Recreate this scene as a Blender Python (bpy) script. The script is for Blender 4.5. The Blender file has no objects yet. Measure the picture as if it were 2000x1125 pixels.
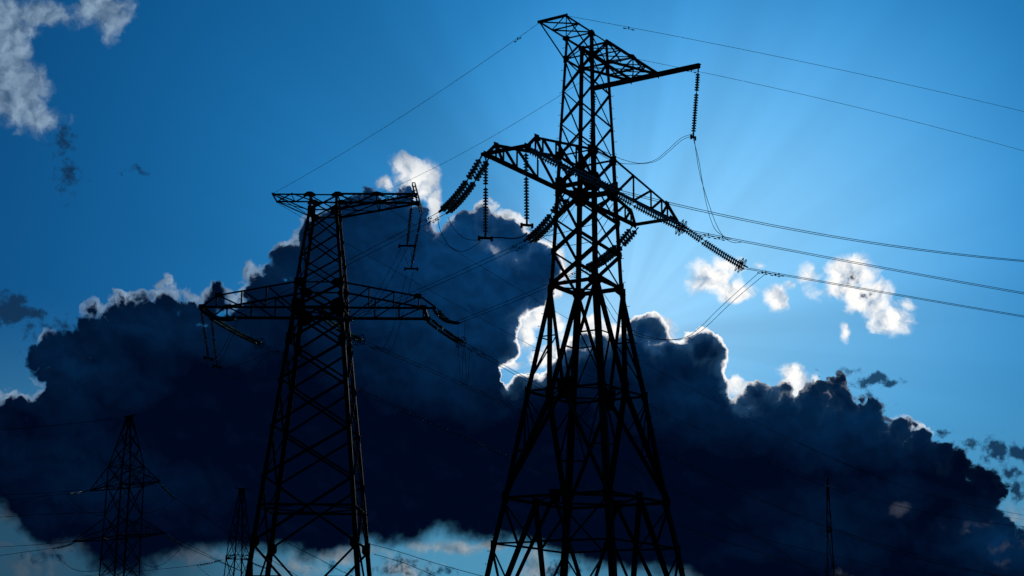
import bpy, bmesh, math, random
from mathutils import Vector, Matrix, Quaternion
R = math.radians
sc = bpy.context.scene
col = sc.collection

# ------------------------------------------------------------------ camera
cam_data = bpy.data.cameras.new('camera')
cam_data.sensor_width = 36
cam_data.lens = 57.38
cam_data.clip_start = 0.1
cam_data.clip_end = 20000
cam = bpy.data.objects.new('camera', cam_data)
cam.matrix_world = (Matrix.Translation((0, 0, 1.6)) @ Matrix.Rotation(R(103.402), 4, 'X')
                    @ Matrix.Rotation(R(0.620), 4, 'Z'))
col.objects.link(cam)
sc.camera = cam
sc.view_settings.view_transform = 'Standard'
sc.view_settings.look = 'None'
sc.view_settings.gamma = 1
sc.view_settings.exposure = 0

# ------------------------------------------------------------------ sun (low, behind the cloud, facing the viewer)
SUN_AZ, SUN_EL = 3.78, 11.76          # degrees clockwise from +Y, degrees above the horizon
sd = bpy.data.lights.new('sun', 'SUN')
sd.energy = 0.5
sd.angle = R(4)
sd.color = (1.0, 0.95, 0.86)
sun = bpy.data.objects.new('sun', sd)
to_sun = Vector((math.sin(R(SUN_AZ)) * math.cos(R(SUN_EL)), math.cos(R(SUN_AZ)) * math.cos(R(SUN_EL)), math.sin(R(SUN_EL))))
sun.rotation_euler = to_sun.to_track_quat('Z', 'Y').to_euler()
col.objects.link(sun)

# ------------------------------------------------------------------ world: sky and clouds, all by direction (azimuth, elevation in degrees)
world = bpy.data.worlds.new('World')
sc.world = world
world.use_nodes = True
NT = world.node_tree
NT.nodes.clear()
ND, LK = NT.nodes, NT.links


def put(sock, v):
    if isinstance(v, bpy.types.NodeSocket):
        LK.new(v, sock)
    elif isinstance(v, (tuple, list)):
        sock.default_value = tuple(v) + (1,) if len(sock.default_value) == 4 and len(v) == 3 else v
    else:
        sock.default_value = v


def m(op, a, b=0.0, c=0.0, clamp=False):
    n = ND.new('ShaderNodeMath'); n.operation = op; n.use_clamp = clamp
    put(n.inputs[0], a); put(n.inputs[1], b); put(n.inputs[2], c)
    return n.outputs[0]


def vm(op, a, b=(0, 0, 0), scale=None):
    n = ND.new('ShaderNodeVectorMath'); n.operation = op
    put(n.inputs[0], a); put(n.inputs[1], b)
    if scale is not None: put(n.inputs['Scale'], scale)
    return n.outputs['Value'] if op in ('LENGTH', 'DOT_PRODUCT', 'DISTANCE') else n.outputs['Vector']


def add(a, b): return m('ADD', a, b)
def sub(a, b): return m('SUBTRACT', a, b)
def mul(a, b): return m('MULTIPLY', a, b)


def sstep(x, lo, hi, o0=0.0, o1=1.0):
    n = ND.new('ShaderNodeMapRange'); n.interpolation_type = 'SMOOTHSTEP'
    put(n.inputs['Value'], x); put(n.inputs['From Min'], lo); put(n.inputs['From Max'], hi)
    put(n.inputs['To Min'], o0); put(n.inputs['To Max'], o1)
    return n.outputs['Result']


def mix(f, a, b, blend='MIX'):
    n = ND.new('ShaderNodeMix'); n.data_type = 'RGBA'; n.blend_type = blend; n.clamp_factor = True
    put(n.inputs[0], f); put(n.inputs[6], a); put(n.inputs[7], b)
    return n.outputs[2]


def noise(vec, scale, detail=5.0, rough=0.55, dist=0.0, colr=False):
    n = ND.new('ShaderNodeTexNoise'); n.noise_dimensions = '2D'
    put(n.inputs['Vector'], vec)
    n.inputs['Scale'].default_value = scale; n.inputs['Detail'].default_value = detail
    n.inputs['Roughness'].default_value = rough; n.inputs['Distortion'].default_value = dist
    return n.outputs['Color' if colr else 'Fac']


def voro(vec, scale, detail=0.0):
    n = ND.new('ShaderNodeTexVoronoi'); n.feature = 'F1'; n.voronoi_dimensions = '2D'
    put(n.inputs['Vector'], vec); n.inputs['Scale'].default_value = scale
    n.inputs['Detail'].default_value = detail
    return n.outputs['Distance']


def curve(x, pts, lo, hi, ylo, yhi):
    n = ND.new('ShaderNodeFloatCurve')
    xs = mul(sub(x, lo), 1.0 / (hi - lo))
    put(n.inputs['Value'], xs)
    c = n.mapping.curves[0]
    P = [((a - lo) / (hi - lo), (b - ylo) / (yhi - ylo)) for a, b in pts]
    c.points[0].location = P[0]; c.points[1].location = P[-1]
    for p in P[1:-1]: c.points.new(*p)
    for p in c.points: p.handle_type = 'AUTO'
    n.mapping.update()
    return add(mul(n.outputs[0], yhi - ylo), ylo)


def circles(P, lst, k=0.0):
    """signed depth (degrees) inside the union of round lobes"""
    acc = None
    for cx, cy, r in lst:
        d = sub(r * 1.08, vm('DISTANCE', P, (cx, cy, 0)))
        acc = d if acc is None else m('SMOOTH_MAX', acc, d, k)
    return acc


def blobs(P, lst):
    """soft ellipses: (az, el, rx, ry, weight) -> strongest value"""
    acc = None
    for b in lst:
        cx, cy, rx, ry, w = b
        d = vm('LENGTH', vm('MULTIPLY', vm('SUBTRACT', P, (cx, cy, 0)), (1 / rx, 1 / ry, 0)))
        v = mul(sub(1.0, d), w)
        acc = v if acc is None else m('MAXIMUM', acc, v)
    return acc


tc = ND.new('ShaderNodeTexCoord')
dirv = vm('NORMALIZE', tc.outputs['Generated'])
sep = ND.new('ShaderNodeSeparateXYZ'); LK.new(dirv, sep.inputs[0])
AZ = mul(m('ARCTAN2', sep.outputs[0], sep.outputs[1]), 180 / math.pi)
EL = mul(m('ARCSINE', sep.outputs[2]), 180 / math.pi)
cmb = ND.new('ShaderNodeCombineXYZ'); LK.new(AZ, cmb.inputs[0]); LK.new(EL, cmb.inputs[1])
P0 = cmb.outputs[0]
sunP = (SUN_AZ, SUN_EL, 0)
dsun = vm('DISTANCE', P0, sunP)
to_s = vm('NORMALIZE', vm('SUBTRACT', sunP, P0))

# --- clear air
nish = ND.new('ShaderNodeTexSky'); nish.sky_type = 'NISHITA'; nish.sun_disc = False
nish.sun_elevation = R(SUN_EL); nish.sun_rotation = R(SUN_AZ)
nish.air_density = 1.0; nish.dust_density = 0.6; nish.ozone_density = 3.0
nsky = vm('MULTIPLY', vm('SCALE', nish.outputs[0], scale=0.05), (0.12, 0.66, 1.35))

ell = vm('LENGTH', vm('MULTIPLY', vm('SUBTRACT', P0, (7.91, 14.12, 0)), (1.0, 1.15, 0)))
rmp = ND.new('ShaderNodeValToRGB'); rmp.color_ramp.interpolation = 'B_SPLINE'
put(rmp.inputs[0], mul(ell, 1 / 32.0))
cr = rmp.color_ramp
stops = [(0.0, (0.270, 0.610, 0.930)), (0.14, (0.175, 0.520, 0.890)), (0.28, (0.062, 0.350, 0.740)),
         (0.42, (0.0140, 0.195, 0.490)), (0.62, (0.0045, 0.112, 0.320)), (0.82, (0.0022, 0.070, 0.215)), (1.0, (0.001, 0.04, 0.14))]
cr.elements[0].position = stops[0][0]; cr.elements[0].color = stops[0][1] + (1,)
cr.elements[1].position = stops[-1][0]; cr.elements[1].color = stops[-1][1] + (1,)
for p, c in stops[1:-1]:
    e = cr.elements.new(p); e.color = c + (1,)
air = mix(0.10, rmp.outputs[0], nsky)
# greener and paler towards the horizon
air = mix(sstep(EL, 13.0, 3.0, 0.0, 0.75), air, (0.085, 0.29, 0.43))
# glow round the hidden sun
glow = m('POWER', 2.718, mul(m('MULTIPLY', dsun, dsun), -1 / 14.0))
air = mix(mul(glow, 0.85), air, (0.36, 0.68, 0.98))
# shafts of light and shade fanning out from it
dv = ND.new('ShaderNodeSeparateXYZ'); LK.new(to_s, dv.inputs[0])
ang = mul(m('ARCTAN2', mul(dv.outputs[1], -1.0), mul(dv.outputs[0], -1.0)), 180 / math.pi)
shaft2 = noise(vm('ADD', vm('MULTIPLY', to_s, (1, 1, 0)), (7, 3, 0)), 9.0, 2.0, 0.5)
FAN = [(-60, 0), (-15, -.04), (-4, -.12), (5, -.10), (12, .02), (20, .05), (30, .04), (36, .08), (44, .02), (50, .12), (58, .05), (66, .02), (75, .11), (84, .03), (97, .12), (110, .10), (117, .04), (126, -.09), (136, -.15), (145, -.08), (152, .0), (159, -.03), (167, -.09), (175, -.02), (185, 0)]
sh = add(curve(ang, FAN, -60.0, 185.0, -0.5, 0.5), mul(sub(shaft2, 0.5), 0.16))
sh = mul(mul(sh, 0.85), mul(sstep(dsun, 0.5, 3.0), sstep(dsun, 24.0, 8.0)))
air = vm('SCALE', air, scale=add(1.0, sh))

# --- turbulent coordinates
wn = vm('SUBTRACT', noise(P0, 0.9, 3.0, 0.5, colr=True), (0.5, 0.5, 0.5))
wn2 = vm('SUBTRACT', noise(P0, 3.1, 3.0, 0.55, colr=True), (0.5, 0.5, 0.5))
P1 = vm('MULTIPLY', vm('ADD', P0, vm('ADD', vm('SCALE', wn, scale=0.7), vm('SCALE', wn2, scale=0.25))), (1, 1, 0))
PF = vm('MULTIPLY', vm('ADD', P0, vm('ADD', vm('SCALE', wn, scale=0.38), vm('SCALE', wn2, scale=0.12))), (1, 1, 0))
fb = noise(P1, 1.5, 7.0, 0.58)
fbs = noise(vm('ADD', P1, vm('SCALE', to_s, scale=0.16)), 1.5, 7.0, 0.58)
relief = mul(sub(fb, fbs), 4.0)

# --- thin bright clouds
W = [
    (-18.98, 21.41, 1.98, 1.08, 1.3), (-17.62, 21.83, 1.98, 0.54, 1.1), (-15.15, 22.28, 1.26, 0.81, 1.2), 
    (-14.66, 21.81, 0.40, 0.72, 0.8), (-18.18, 20.32, 1.01, 1.26, 1.2), (-17.91, 19.16, 1.26, 1.26, 1.35), 
    (-17.05, 18.31, 1.08, 0.65, 1), (-3.99, 17.58, 0.61, 0.47, 1.15), (-4.68, 16.97, 0.43, 0.32, 0.9), 
    (-3.14, 17.12, 0.54, 0.79, 1.25), (-2.87, 16.18, 0.32, 1.04, 1.3), (-3.00, 15.37, 0.43, 0.68, 1.1), 
    (-3.70, 17.14, 0.83, 0.72, 1.25), (-2.26, 15.75, 0.22, 0.18, 0.5), (0.84, 12.47, 0.58, 0.61, 1.1), 
    (0.57, 11.66, 0.32, 0.61, 1), (1.03, 10.94, 0.58, 0.36, 1.1), (0.03, 10.72, 0.61, 0.22, 1), 
    (1.67, 12.17, 0.36, 0.40, 1), (1.58, 11.12, 0.54, 0.47, 1.3), (1.94, 11.66, 0.40, 0.29, 1), 
    (2.77, 12.17, 0.61, 0.32, 1.4), (3.50, 11.88, 0.54, 0.36, 1.3), (3.04, 12.38, 0.25, 0.25, 1), 
    (0.20, 12.19, 0.25, 0.14, 1), (7.09, 13.78, 0.97, 0.68, 1.35), (7.89, 13.23, 0.83, 0.47, 1.3), 
    (7.64, 14.21, 0.83, 0.32, 0.8), (9.48, 13.01, 0.54, 0.50, 1.15), (9.97, 13.36, 0.29, 0.25, 0.5), 
    (10.61, 13.55, 0.54, 0.54, 0.65), (8.91, 14.06, 0.29, 0.22, 0.6), (12.13, 13.81, 0.97, 0.68, 1.35), 
    (12.54, 12.92, 0.97, 0.72, 1.35), (12.91, 12.55, 0.72, 0.61, 1.2), (13.30, 12.19, 0.93, 0.61, 1.25), 
    (11.85, 13.30, 0.90, 0.61, 1), (11.82, 11.71, 0.22, 0.32, 0.6), (13.92, 12.55, 0.40, 0.29, 0.5), 
    (7.93, 10.03, 0.40, 0.29, 1.2), (9.88, 10.26, 0.50, 0.47, 1.3), (10.23, 9.99, 0.61, 0.47, 1.2), 
    (10.67, 10.16, 0.29, 0.36, 0.7), (-14.70, 4.19, 1.62, 0.36, 0.8), (-16.92, 5.17, 0.83, 0.54, 0.5), 
    (-10.97, 3.99, 1.26, 0.61, 0.9), (-16.13, 3.34, 1.62, 0.54, 0.5), (-5.92, 4.01, 1.98, 0.40, 0.8), 
    (-2.04, 4.37, 1.62, 0.36, 1), (-3.79, 3.61, 1.26, 0.54, 0.75), (0.81, 3.75, 0.83, 0.72, 1.1), 
    (-0.62, 4.49, 0.72, 0.22, 1), (-7.66, 3.54, 1.44, 0.47, 0.55), (6.64, 3.49, 0.79, 0.25, 0.9), 
    (15.74, 4.70, 1.08, 0.32, 0.32), (17.09, 5.35, 0.72, 0.43, 0.6), (16.84, 3.84, 0.54, 0.29, 0.5), 
]
wv = blobs(PF, W)
fw = noise(P1, 1.25, 6.0, 0.54)
fws = noise(vm('ADD', P1, vm('SCALE', to_s, scale=0.30)), 1.25, 4.0, 0.5)
reliefw = mul(sub(fw, fws), 2.6)
wd = add(wv, mul(sub(fw, 0.5), 1.45))
wa = mul(sstep(wd, -0.10, sstep(EL, 8.0, 5.0, 0.70, 1.0)), sstep(EL, 9.0, 5.5, 1.0, 0.75))
near = sstep(vm('DISTANCE', P0, (7.34, 12.88, 0)), 12.5, 6.0)                     # thin cloud close to the sun is burnt out, farther off it is grey
near = m('MAXIMUM', near, m('MULTIPLY', blobs(P0, [(-3.60, 16.79, 2.2, 2.4, 1.1), (-0.03, 15.96, 2.5, 1.6, 1.2)]), 1.0, clamp=True))
wlit = mix(near, (0.24, 0.35, 0.49), (1.0, 1.0, 0.99))
wlit = mix(sstep(EL, 8.0, 5.0), wlit, (0.40, 0.39, 0.375))
wshd = mix(near, (0.030, 0.085, 0.175), (0.24, 0.38, 0.55))
wshd = mix(sstep(EL, 8.0, 5.0), wshd, (0.05, 0.11, 0.16))
wcol = mix(m('ADD', add(0.58, mul(near, 0.26)), mul(reliefw, add(0.70, mul(near, 0.30))), clamp=True), wshd, wlit)
skyc = mix(wa, air, wcol)
# under the bank the air is dim except for the clear strip between the two near pylons
under = mul(sstep(EL, 9.0, 5.5), sub(1.0, m('MULTIPLY', blobs(P0, [(-2.39, 4.15, 9.0, 9.0, 1.6)]), 1.0, clamp=True)))
skyc = mix(mul(mul(under, 0.80), sstep(AZ, 13.5, 11.0)), skyc, (0.008, 0.035, 0.075))

# --- the dark cumulus bank: rounded lobes on a body between two outlines
LOBES = [
    (-16.50, 10.32, 0.47), (-16.00, 10.52, 0.83), (-15.59, 9.51, 0.93), (-15.18, 10.92, 0.90), 
    (-14.52, 11.31, 1.01), (-13.76, 11.53, 1.04), (-12.99, 11.84, 0.93), (-12.22, 12.18, 0.83), 
    (-11.50, 11.92, 0.81), (-10.89, 12.00, 0.72), (-10.42, 12.59, 0.61), (-10.09, 12.43, 0.61), 
    (-9.46, 12.02, 0.86), (-9.15, 13.01, 0.61), (-8.63, 13.48, 0.83), (-7.83, 13.87, 1.04), 
    (-7.12, 14.43, 1.01), (-6.42, 15.09, 1.19), (-5.37, 15.39, 1.33), (-4.30, 15.34, 1.29), 
    (-3.99, 16.38, 0.61), (-3.16, 14.47, 1.26), (-17.17, 8.22, 1.04), (-16.45, 8.05, 0.79), 
    (-16.21, 8.35, 0.79), (-2.25, 15.03, 0.79), (-1.60, 15.26, 0.83), (-0.96, 15.48, 0.75), 
    (-0.30, 15.20, 0.75), (0.26, 14.92, 0.68), (0.92, 14.26, 0.83), (1.25, 14.00, 0.75), (0.55, 13.45, 0.97), 
    (-0.46, 13.44, 1.26), (-0.81, 12.22, 1.15), (-0.49, 11.20, 0.75), (-0.41, 9.05, 1.04), (0.77, 9.33, 1.08), 
    (1.86, 10.14, 0.79), (2.09, 10.91, 0.50), (2.62, 11.52, 0.47), (3.17, 11.49, 0.49), (3.64, 11.09, 0.50), 
    (2.77, 10.41, 1.01), (4.71, 11.88, 0.65), (5.24, 11.80, 0.54), (4.37, 10.95, 1.01), (5.59, 11.16, 0.58), 
    (6.41, 11.61, 0.43), (6.73, 11.25, 0.72), (7.20, 11.03, 0.50), (6.03, 10.31, 1.19), (6.84, 10.13, 0.90), 
    (8.62, 9.70, 0.47), (8.20, 9.28, 0.47), (9.00, 9.30, 0.61), (9.66, 9.82, 0.36), (9.84, 8.97, 0.83), 
    (10.96, 9.87, 0.50), (11.47, 9.93, 0.47), (10.67, 9.10, 0.86), (11.78, 9.25, 0.72), (12.54, 8.71, 0.75), 
    (13.25, 8.21, 0.75), (14.06, 7.95, 0.68), (14.74, 7.45, 0.75), (15.54, 7.19, 0.75), (16.14, 6.52, 0.79), 
    (16.29, 5.74, 0.83), (16.72, 4.52, 1.08), 
]
BODY = [(-20.02, 7.21), (-18.48, 8.14), (-16.53, 8.60), (-16.12, 9.82), (-15.51, 10.73), (-14.36, 11.49), (-12.67, 12.21), (-10.90, 12.30), (-9.66, 12.45), (-8.81, 13.56), (-7.76, 14.32), (-6.70, 15.43), (-5.62, 16.01), (-3.75, 15.71), (-2.25, 15.21), (-0.76, 15.15), (-0.53, 14.52), (-0.18, 9.77), (1.49, 10.23), (2.22, 10.86), (2.77, 11.22), (4.59, 11.39), (6.04, 11.03), (7.12, 10.93), (7.72, 9.50), (9.06, 9.39), (10.83, 9.71), (12.22, 9.24), (13.56, 8.43), (15.05, 7.53), (16.18, 6.64), (17.08, 5.18), (18.32, 4.16), (20.56, 4.46)]
BASE = [(-19.84, 5.30), (-18.07, 5.26), (-16.92, 5.17), (-16.19, 4.15), (-14.68, 3.86), (-13.98, 3.40), (-12.78, 3.09), (-11.63, 3.63), (-10.80, 4.03), (-9.77, 4.15), (-8.72, 3.97), (-7.67, 3.89), (-6.62, 3.94), (-5.23, 4.28), (-3.46, 4.56), (-2.40, 4.75), (-0.97, 4.66), (0.10, 4.43), (1.17, 4.09), (2.06, 3.82), (3.65, 3.51), (5.94, 3.56), (7.50, 2.84), (10.57, 1.66), (15.58, 1.68), (20.40, 2.17)]
low = noise(P0, 0.35, 4.0, 0.5)
bil = voro(P1, 1.1, 3.0)
edge = mul(add(mul(sub(fb, 0.5), 0.30), mul(sub(0.50, bil), 0.62)), sstep(dsun, 3.5, 9.0, 0.40, 1.0))
lob = circles(PF, LOBES, 0.45)
sx = ND.new('ShaderNodeSeparateXYZ'); LK.new(P1, sx.inputs[0])
body = sub(sx.outputs[1], 0.0)
topc = curve(sx.outputs[0], BODY, -22.0, 22.0, 0.0, 20.0)
basec = curve(sx.outputs[0], BASE, -22.0, 22.0, 0.0, 20.0)
dtop = sub(topc, sx.outputs[1])
dmain = add(m('SMOOTH_MAX', lob, dtop, 0.6), edge)
dbase = add(sub(sx.outputs[1], basec), mul(sub(low, 0.5), 0.9))
amain = mul(sstep(dmain, -0.02, sstep(dsun, 5.0, 15.0, 0.04, 0.24)), sstep(dbase, -0.30, 0.45))
# loose dark scraps
SCR = [
    (-17.55, 11.88, 0.97, 0.65, 1.6), (-16.75, 11.82, 0.72, 0.29, 1.1), (-15.90, 11.40, 0.79, 0.43, 0.6), 
    (12.65, 10.07, 0.72, 0.32, 1.6), (13.32, 9.95, 0.47, 0.20, 1.1), (16.65, 7.57, 0.61, 0.54, 1.4), 
    (17.42, 7.58, 0.50, 0.47, 1.6), (17.10, 6.79, 0.47, 0.29, 1.1), (17.31, 6.19, 0.43, 0.54, 1.2), 
    (15.74, 7.77, 0.54, 0.29, 0.7), (14.92, 8.22, 0.36, 0.22, 0.8), (11.91, 10.44, 0.43, 0.14, 0.6), 
    (-13.59, 16.90, 0.47, 0.18, 0.55), (-16.18, 17.70, 0.61, 0.61, 0.85), (-15.95, 16.51, 0.54, 0.79, 0.8), 
    (12.57, 9.50, 0.54, 0.29, 0.35), (-16.75, 11.34, 0.54, 0.90, 0.4), (12.04, 13.64, 0.29, 0.25, 0.75), 
    (12.54, 13.01, 0.36, 0.18, 0.7), (-15.75, 3.77, 1.08, 0.32, 0.7), (-3.80, 3.69, 0.90, 0.40, 0.7), 
    (-2.55, 3.45, 0.90, 0.29, 0.6), (1.88, 3.64, 1.08, 0.36, 1), (6.13, 4.22, 1.08, 0.36, 0.7), 
    (-13.14, 3.42, 1.44, 0.36, 0.8), (-6.08, 3.54, 0.90, 0.25, 0.5), 
]
sv = add(blobs(P1, SCR), mul(sub(noise(P0, 3.0, 5.0, 0.62), 0.5), 2.3))
ascr = mul(sstep(sv, 0.05, 0.95), 0.95)

# colour inside the bank: slate where sky light from the front reaches it, almost black low down
slate = mul(blobs(P1, [
    (-1.31, 14.51, 8.27, 5.93, 1), (-2.27, 15.93, 4.67, 2.88, 0.35), (4.96, 11.66, 3.59, 2.34, 0.55), 
    (11.68, 8.90, 5.93, 2.16, 0.45), (7.28, 9.86, 5.39, 2.16, 0.35), (-12.10, 11.62, 6.83, 1.62, 0.28), 
    (-8.11, 13.95, 2.34, 1.98, 0.3), (-3.79, 17.14, 1.62, 1.62, 1.3), (-15.46, 10.04, 3.41, 2.16, 0.34), 
    (16.55, 4.52, 2.88, 1.62, 0.42), (8.70, 9.31, 3.05, 1.80, 0.32), (-16.42, 7.23, 3.59, 1.62, 0.12), 
    (-13.47, 5.81, 3.59, 1.98, 0.14), (11.38, 5.43, 3.95, 1.98, 0.14), (-0.77, 15.23, 5.39, 3.41, 0.25), 
    (-3.44, 3.70, 3.59, 1.08, 0.5), 
]), 1.0)
slate = m('ADD', mul(slate, 0.92), mul(sub(low, 0.5), 0.26), clamp=True)
big = noise(P1, 0.8, 5.0, 0.5)
bigs = noise(vm('ADD', P1, (0.10, 0.28, 0)), 0.8, 5.0, 0.5)
bv = sub(0.45, voro(P1, 0.55, 2.0))
form = add(mul(sub(big, bigs), 2.2), mul(bv, 0.22))
slate = m('ADD', slate, mul(form, add(0.06, mul(slate, 0.60))), clamp=True)
inner = mix(slate, (0.0002, 0.0024, 0.0125), (0.0026, 0.040, 0.132))
# silver edges: thin cloud lit from behind
rimk = add(mul(sstep(dsun, 8.5, 3.0), 0.95), mul(sstep(dsun, 20.0, 6.0), 0.16))
facing = m('MAXIMUM', sstep(sub(fb, low), -0.25, 0.10), sstep(dsun, 6.0, 4.0))
rim = mul(sstep(add(dmain, mul(sub(fw, 0.5), 0.22)), 0.19, 0.03), mul(rimk, facing))
soft = mul(m('POWER', sstep(add(dmain, mul(sub(fw, 0.5), 0.5)), 0.62, -0.05), 1.6), mul(rimk, 0.24))
rimc = mix(sstep(dsun, 12.0, 4.0), (0.34, 0.42, 0.52), (1.0, 1.0, 1.0))
bank = mix(soft, inner, (0.10, 0.30, 0.60))
bank = mix(mul(rim, 0.95), bank, rimc)
scrc = mix(sstep(dsun, 14, 5), (0.006, 0.030, 0.080), (0.010, 0.055, 0.13))
scrc = mix(sstep(EL, 8, 4), scrc, (0.004, 0.022, 0.052))
skyc = mix(ascr, skyc, scrc)
PUF = [
    (-12.28, 13.02, 1.08, 0.90, 1), (-13.57, 12.59, 1.26, 0.72, 0.9), (-14.58, 12.18, 0.90, 0.54, 0.7), 
    (-11.11, 12.82, 1.08, 0.65, 0.9), (-9.87, 12.97, 0.61, 0.90, 1), (-9.37, 13.80, 0.72, 0.90, 1), 
    (-8.15, 14.83, 0.90, 0.90, 1), (-7.26, 15.41, 0.90, 0.90, 0.7), (-17.07, 9.05, 1.44, 0.72, 1), 
    (-16.42, 11.10, 0.72, 0.36, 0.7), (-0.97, 16.34, 0.90, 0.54, 0.9), (-0.03, 15.87, 1.26, 0.72, 0.9), 
    (1.10, 15.07, 1.08, 0.72, 0.9), (2.03, 14.36, 1.08, 1.08, 1.1), (1.76, 13.28, 1.08, 0.72, 1), 
    (0.57, 12.02, 0.90, 1.98, 0.8), (3.14, 12.03, 1.26, 0.90, 1.1), (5.51, 12.01, 0.72, 0.90, 0.8), 
    (7.97, 9.94, 0.61, 0.47, 1), (9.96, 10.03, 0.93, 0.72, 1), (14.08, 8.57, 1.08, 0.43, 0.8), 
    (15.09, 8.30, 0.72, 0.36, 0.7), 
]
pm = m('MULTIPLY', blobs(P0, PUF), 1.6, clamp=True)
fr = sstep(add(dmain, mul(sub(fw, 0.5), 0.5)), mul(add(0.03, mul(pm, 0.26)), -1.0), add(0.02, mul(pm, -0.10)))
skyc = mix(mul(fr, mul(pm, 0.92)), skyc, mix(m('ADD', 0.66, mul(reliefw, 0.7), clamp=True), wshd, wlit))
skyc = mix(amain, skyc, bank)
# a few dim rosy scraps drifting in front of the bank
RSY = [
    (13.41, 5.63, 0.43, 0.29, 1), (15.76, 5.07, 0.90, 0.22, 0.7), (16.79, 4.31, 0.72, 0.25, 0.75), 
    (17.13, 4.51, 0.54, 0.18, 0.5), (16.85, 3.88, 0.36, 0.22, 0.7), (11.31, 3.52, 0.54, 0.22, 0.8), 
    (15.58, 4.87, 0.47, 0.14, 0.5), (-15.35, 3.95, 1.62, 0.25, 0.5), (-16.67, 4.03, 1.08, 0.22, 0.5), 
]
rv = sstep(add(blobs(PF, RSY), mul(sub(fb, 0.5), 2.2)), 0.1, 1.0)
skyc = mix(mul(rv, 0.4), skyc, (0.075, 0.085, 0.115))
# ground-side and behind the viewer: unseen sky dimmed to keep the steel dark
skyc = mix(sstep(EL, 2.5, -2.0), skyc, (0.01, 0.02, 0.035))
ahead = sstep(m('ABSOLUTE', AZ), 60.0, 30.0)
skyc = mix(ahead, vm('SCALE', mix(0.5, nsky, (0.02, 0.08, 0.2)), scale=0.14), skyc)
bg = ND.new('ShaderNodeBackground'); put(bg.inputs[0], skyc); bg.inputs[1].default_value = 1.0
wo = ND.new('ShaderNodeOutputWorld'); LK.new(bg.outputs[0], wo.inputs[0])
world.cycles.sampling_method = 'MANUAL'
world.cycles.sample_map_resolution = 256
sc.cycles.use_adaptive_sampling = True
sc.cycles.adaptive_min_samples = 8
sc.cycles.adaptive_threshold = 0.02
sc.cycles.max_bounces = 3

# ------------------------------------------------------------------ materials
def new_mat(name):
    mt = bpy.data.materials.new(name); mt.use_nodes = True
    return mt, mt.node_tree, mt.node_tree.nodes['Principled BSDF']


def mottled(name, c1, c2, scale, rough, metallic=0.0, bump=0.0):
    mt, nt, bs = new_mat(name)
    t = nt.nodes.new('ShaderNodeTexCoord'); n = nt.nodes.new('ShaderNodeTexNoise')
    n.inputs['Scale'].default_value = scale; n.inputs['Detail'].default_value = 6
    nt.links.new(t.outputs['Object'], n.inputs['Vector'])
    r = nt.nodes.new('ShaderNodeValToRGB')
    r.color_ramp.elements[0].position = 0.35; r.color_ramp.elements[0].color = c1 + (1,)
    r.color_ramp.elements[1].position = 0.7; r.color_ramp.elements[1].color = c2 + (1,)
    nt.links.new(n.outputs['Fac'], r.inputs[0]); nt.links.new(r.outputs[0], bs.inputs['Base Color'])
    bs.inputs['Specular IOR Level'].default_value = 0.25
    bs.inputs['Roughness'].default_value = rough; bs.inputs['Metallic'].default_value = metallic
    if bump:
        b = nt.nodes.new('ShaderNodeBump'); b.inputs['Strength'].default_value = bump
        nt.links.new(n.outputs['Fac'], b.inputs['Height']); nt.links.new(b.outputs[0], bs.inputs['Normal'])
    return mt


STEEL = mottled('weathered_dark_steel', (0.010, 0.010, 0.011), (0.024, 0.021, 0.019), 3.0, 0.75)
FITTING = mottled('cast_fitting', (0.012, 0.012, 0.012), (0.03, 0.03, 0.03), 8.0, 0.6)
CABLE = mottled('stranded_cable', (0.014, 0.014, 0.015), (0.03, 0.03, 0.03), 5.0, 0.95)
CONCRETE = mottled('footing_concrete', (0.22, 0.21, 0.19), (0.34, 0.32, 0.29), 4.0, 0.9, bump=0.3)
GROUND = mottled('meadow_soil', (0.035, 0.050, 0.015), (0.09, 0.075, 0.040), 0.35, 1.0, bump=0.4)
GLASS, _gt, _gb = new_mat('green_glass')
_gb.inputs['Base Color'].default_value = (0.035, 0.08, 0.085, 1)
_gb.inputs['Roughness'].default_value = 0.3
_gb.inputs['Transmission Weight'].default_value = 0.45
_gb.inputs['IOR'].default_value = 1.45


# ------------------------------------------------------------------ mesh helpers
def link(name, bm, mat, parent=None, smooth=False):
    me = bpy.data.meshes.new(name)
    if smooth:
        for f in bm.faces: f.smooth = True
    bm.to_mesh(me); bm.free(); me.materials.append(mat)
    o = bpy.data.objects.new(name, me); col.objects.link(o); o.parent = parent
    return o


def root(name, loc, label, cat, group=None, rz=0.0):
    o = bpy.data.objects.new(name, None); col.objects.link(o)
    o.location = loc; o.rotation_euler = (0, 0, rz); o.empty_display_size = 0.5
    o['label'] = label; o['category'] = cat
    if group: o['group'] = group
    return o


def sweep(bm, p, q, prof, ref):
    """extrude a closed 2-D profile from p to q; ref = direction of the profile's x axis"""
    p, q = Vector(p), Vector(q); t = (q - p).normalized()
    x = Vector(ref) - t * t.dot(Vector(ref))
    if x.length < 1e-4: x = t.orthogonal()
    x.normalize(); y = t.cross(x)
    a = [bm.verts.new(p + x * u + y * v) for u, v in prof]
    b = [bm.verts.new(q + x * u + y * v) for u, v in prof]
    n = len(prof)
    for i in range(n): bm.faces.new((a[i], a[(i + 1) % n], b[(i + 1) % n], b[i]))
    bm.faces.new(a[::-1]); bm.faces.new(b)


def angle(bm, p, q, s, ref=(0, 0, 1), th=None, flip=1):
    """rolled steel angle: two flanges s wide"""
    th = th or max(0.010, s * 0.12)
    pr = [(0, 0), (s, 0), (s, th), (th, th), (th, s), (0, s)]
    pr = [(u - s * .25, (v - s * .25) * flip) for u, v in pr]
    sweep(bm, p, q, pr if flip > 0 else pr[::-1], ref)


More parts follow.
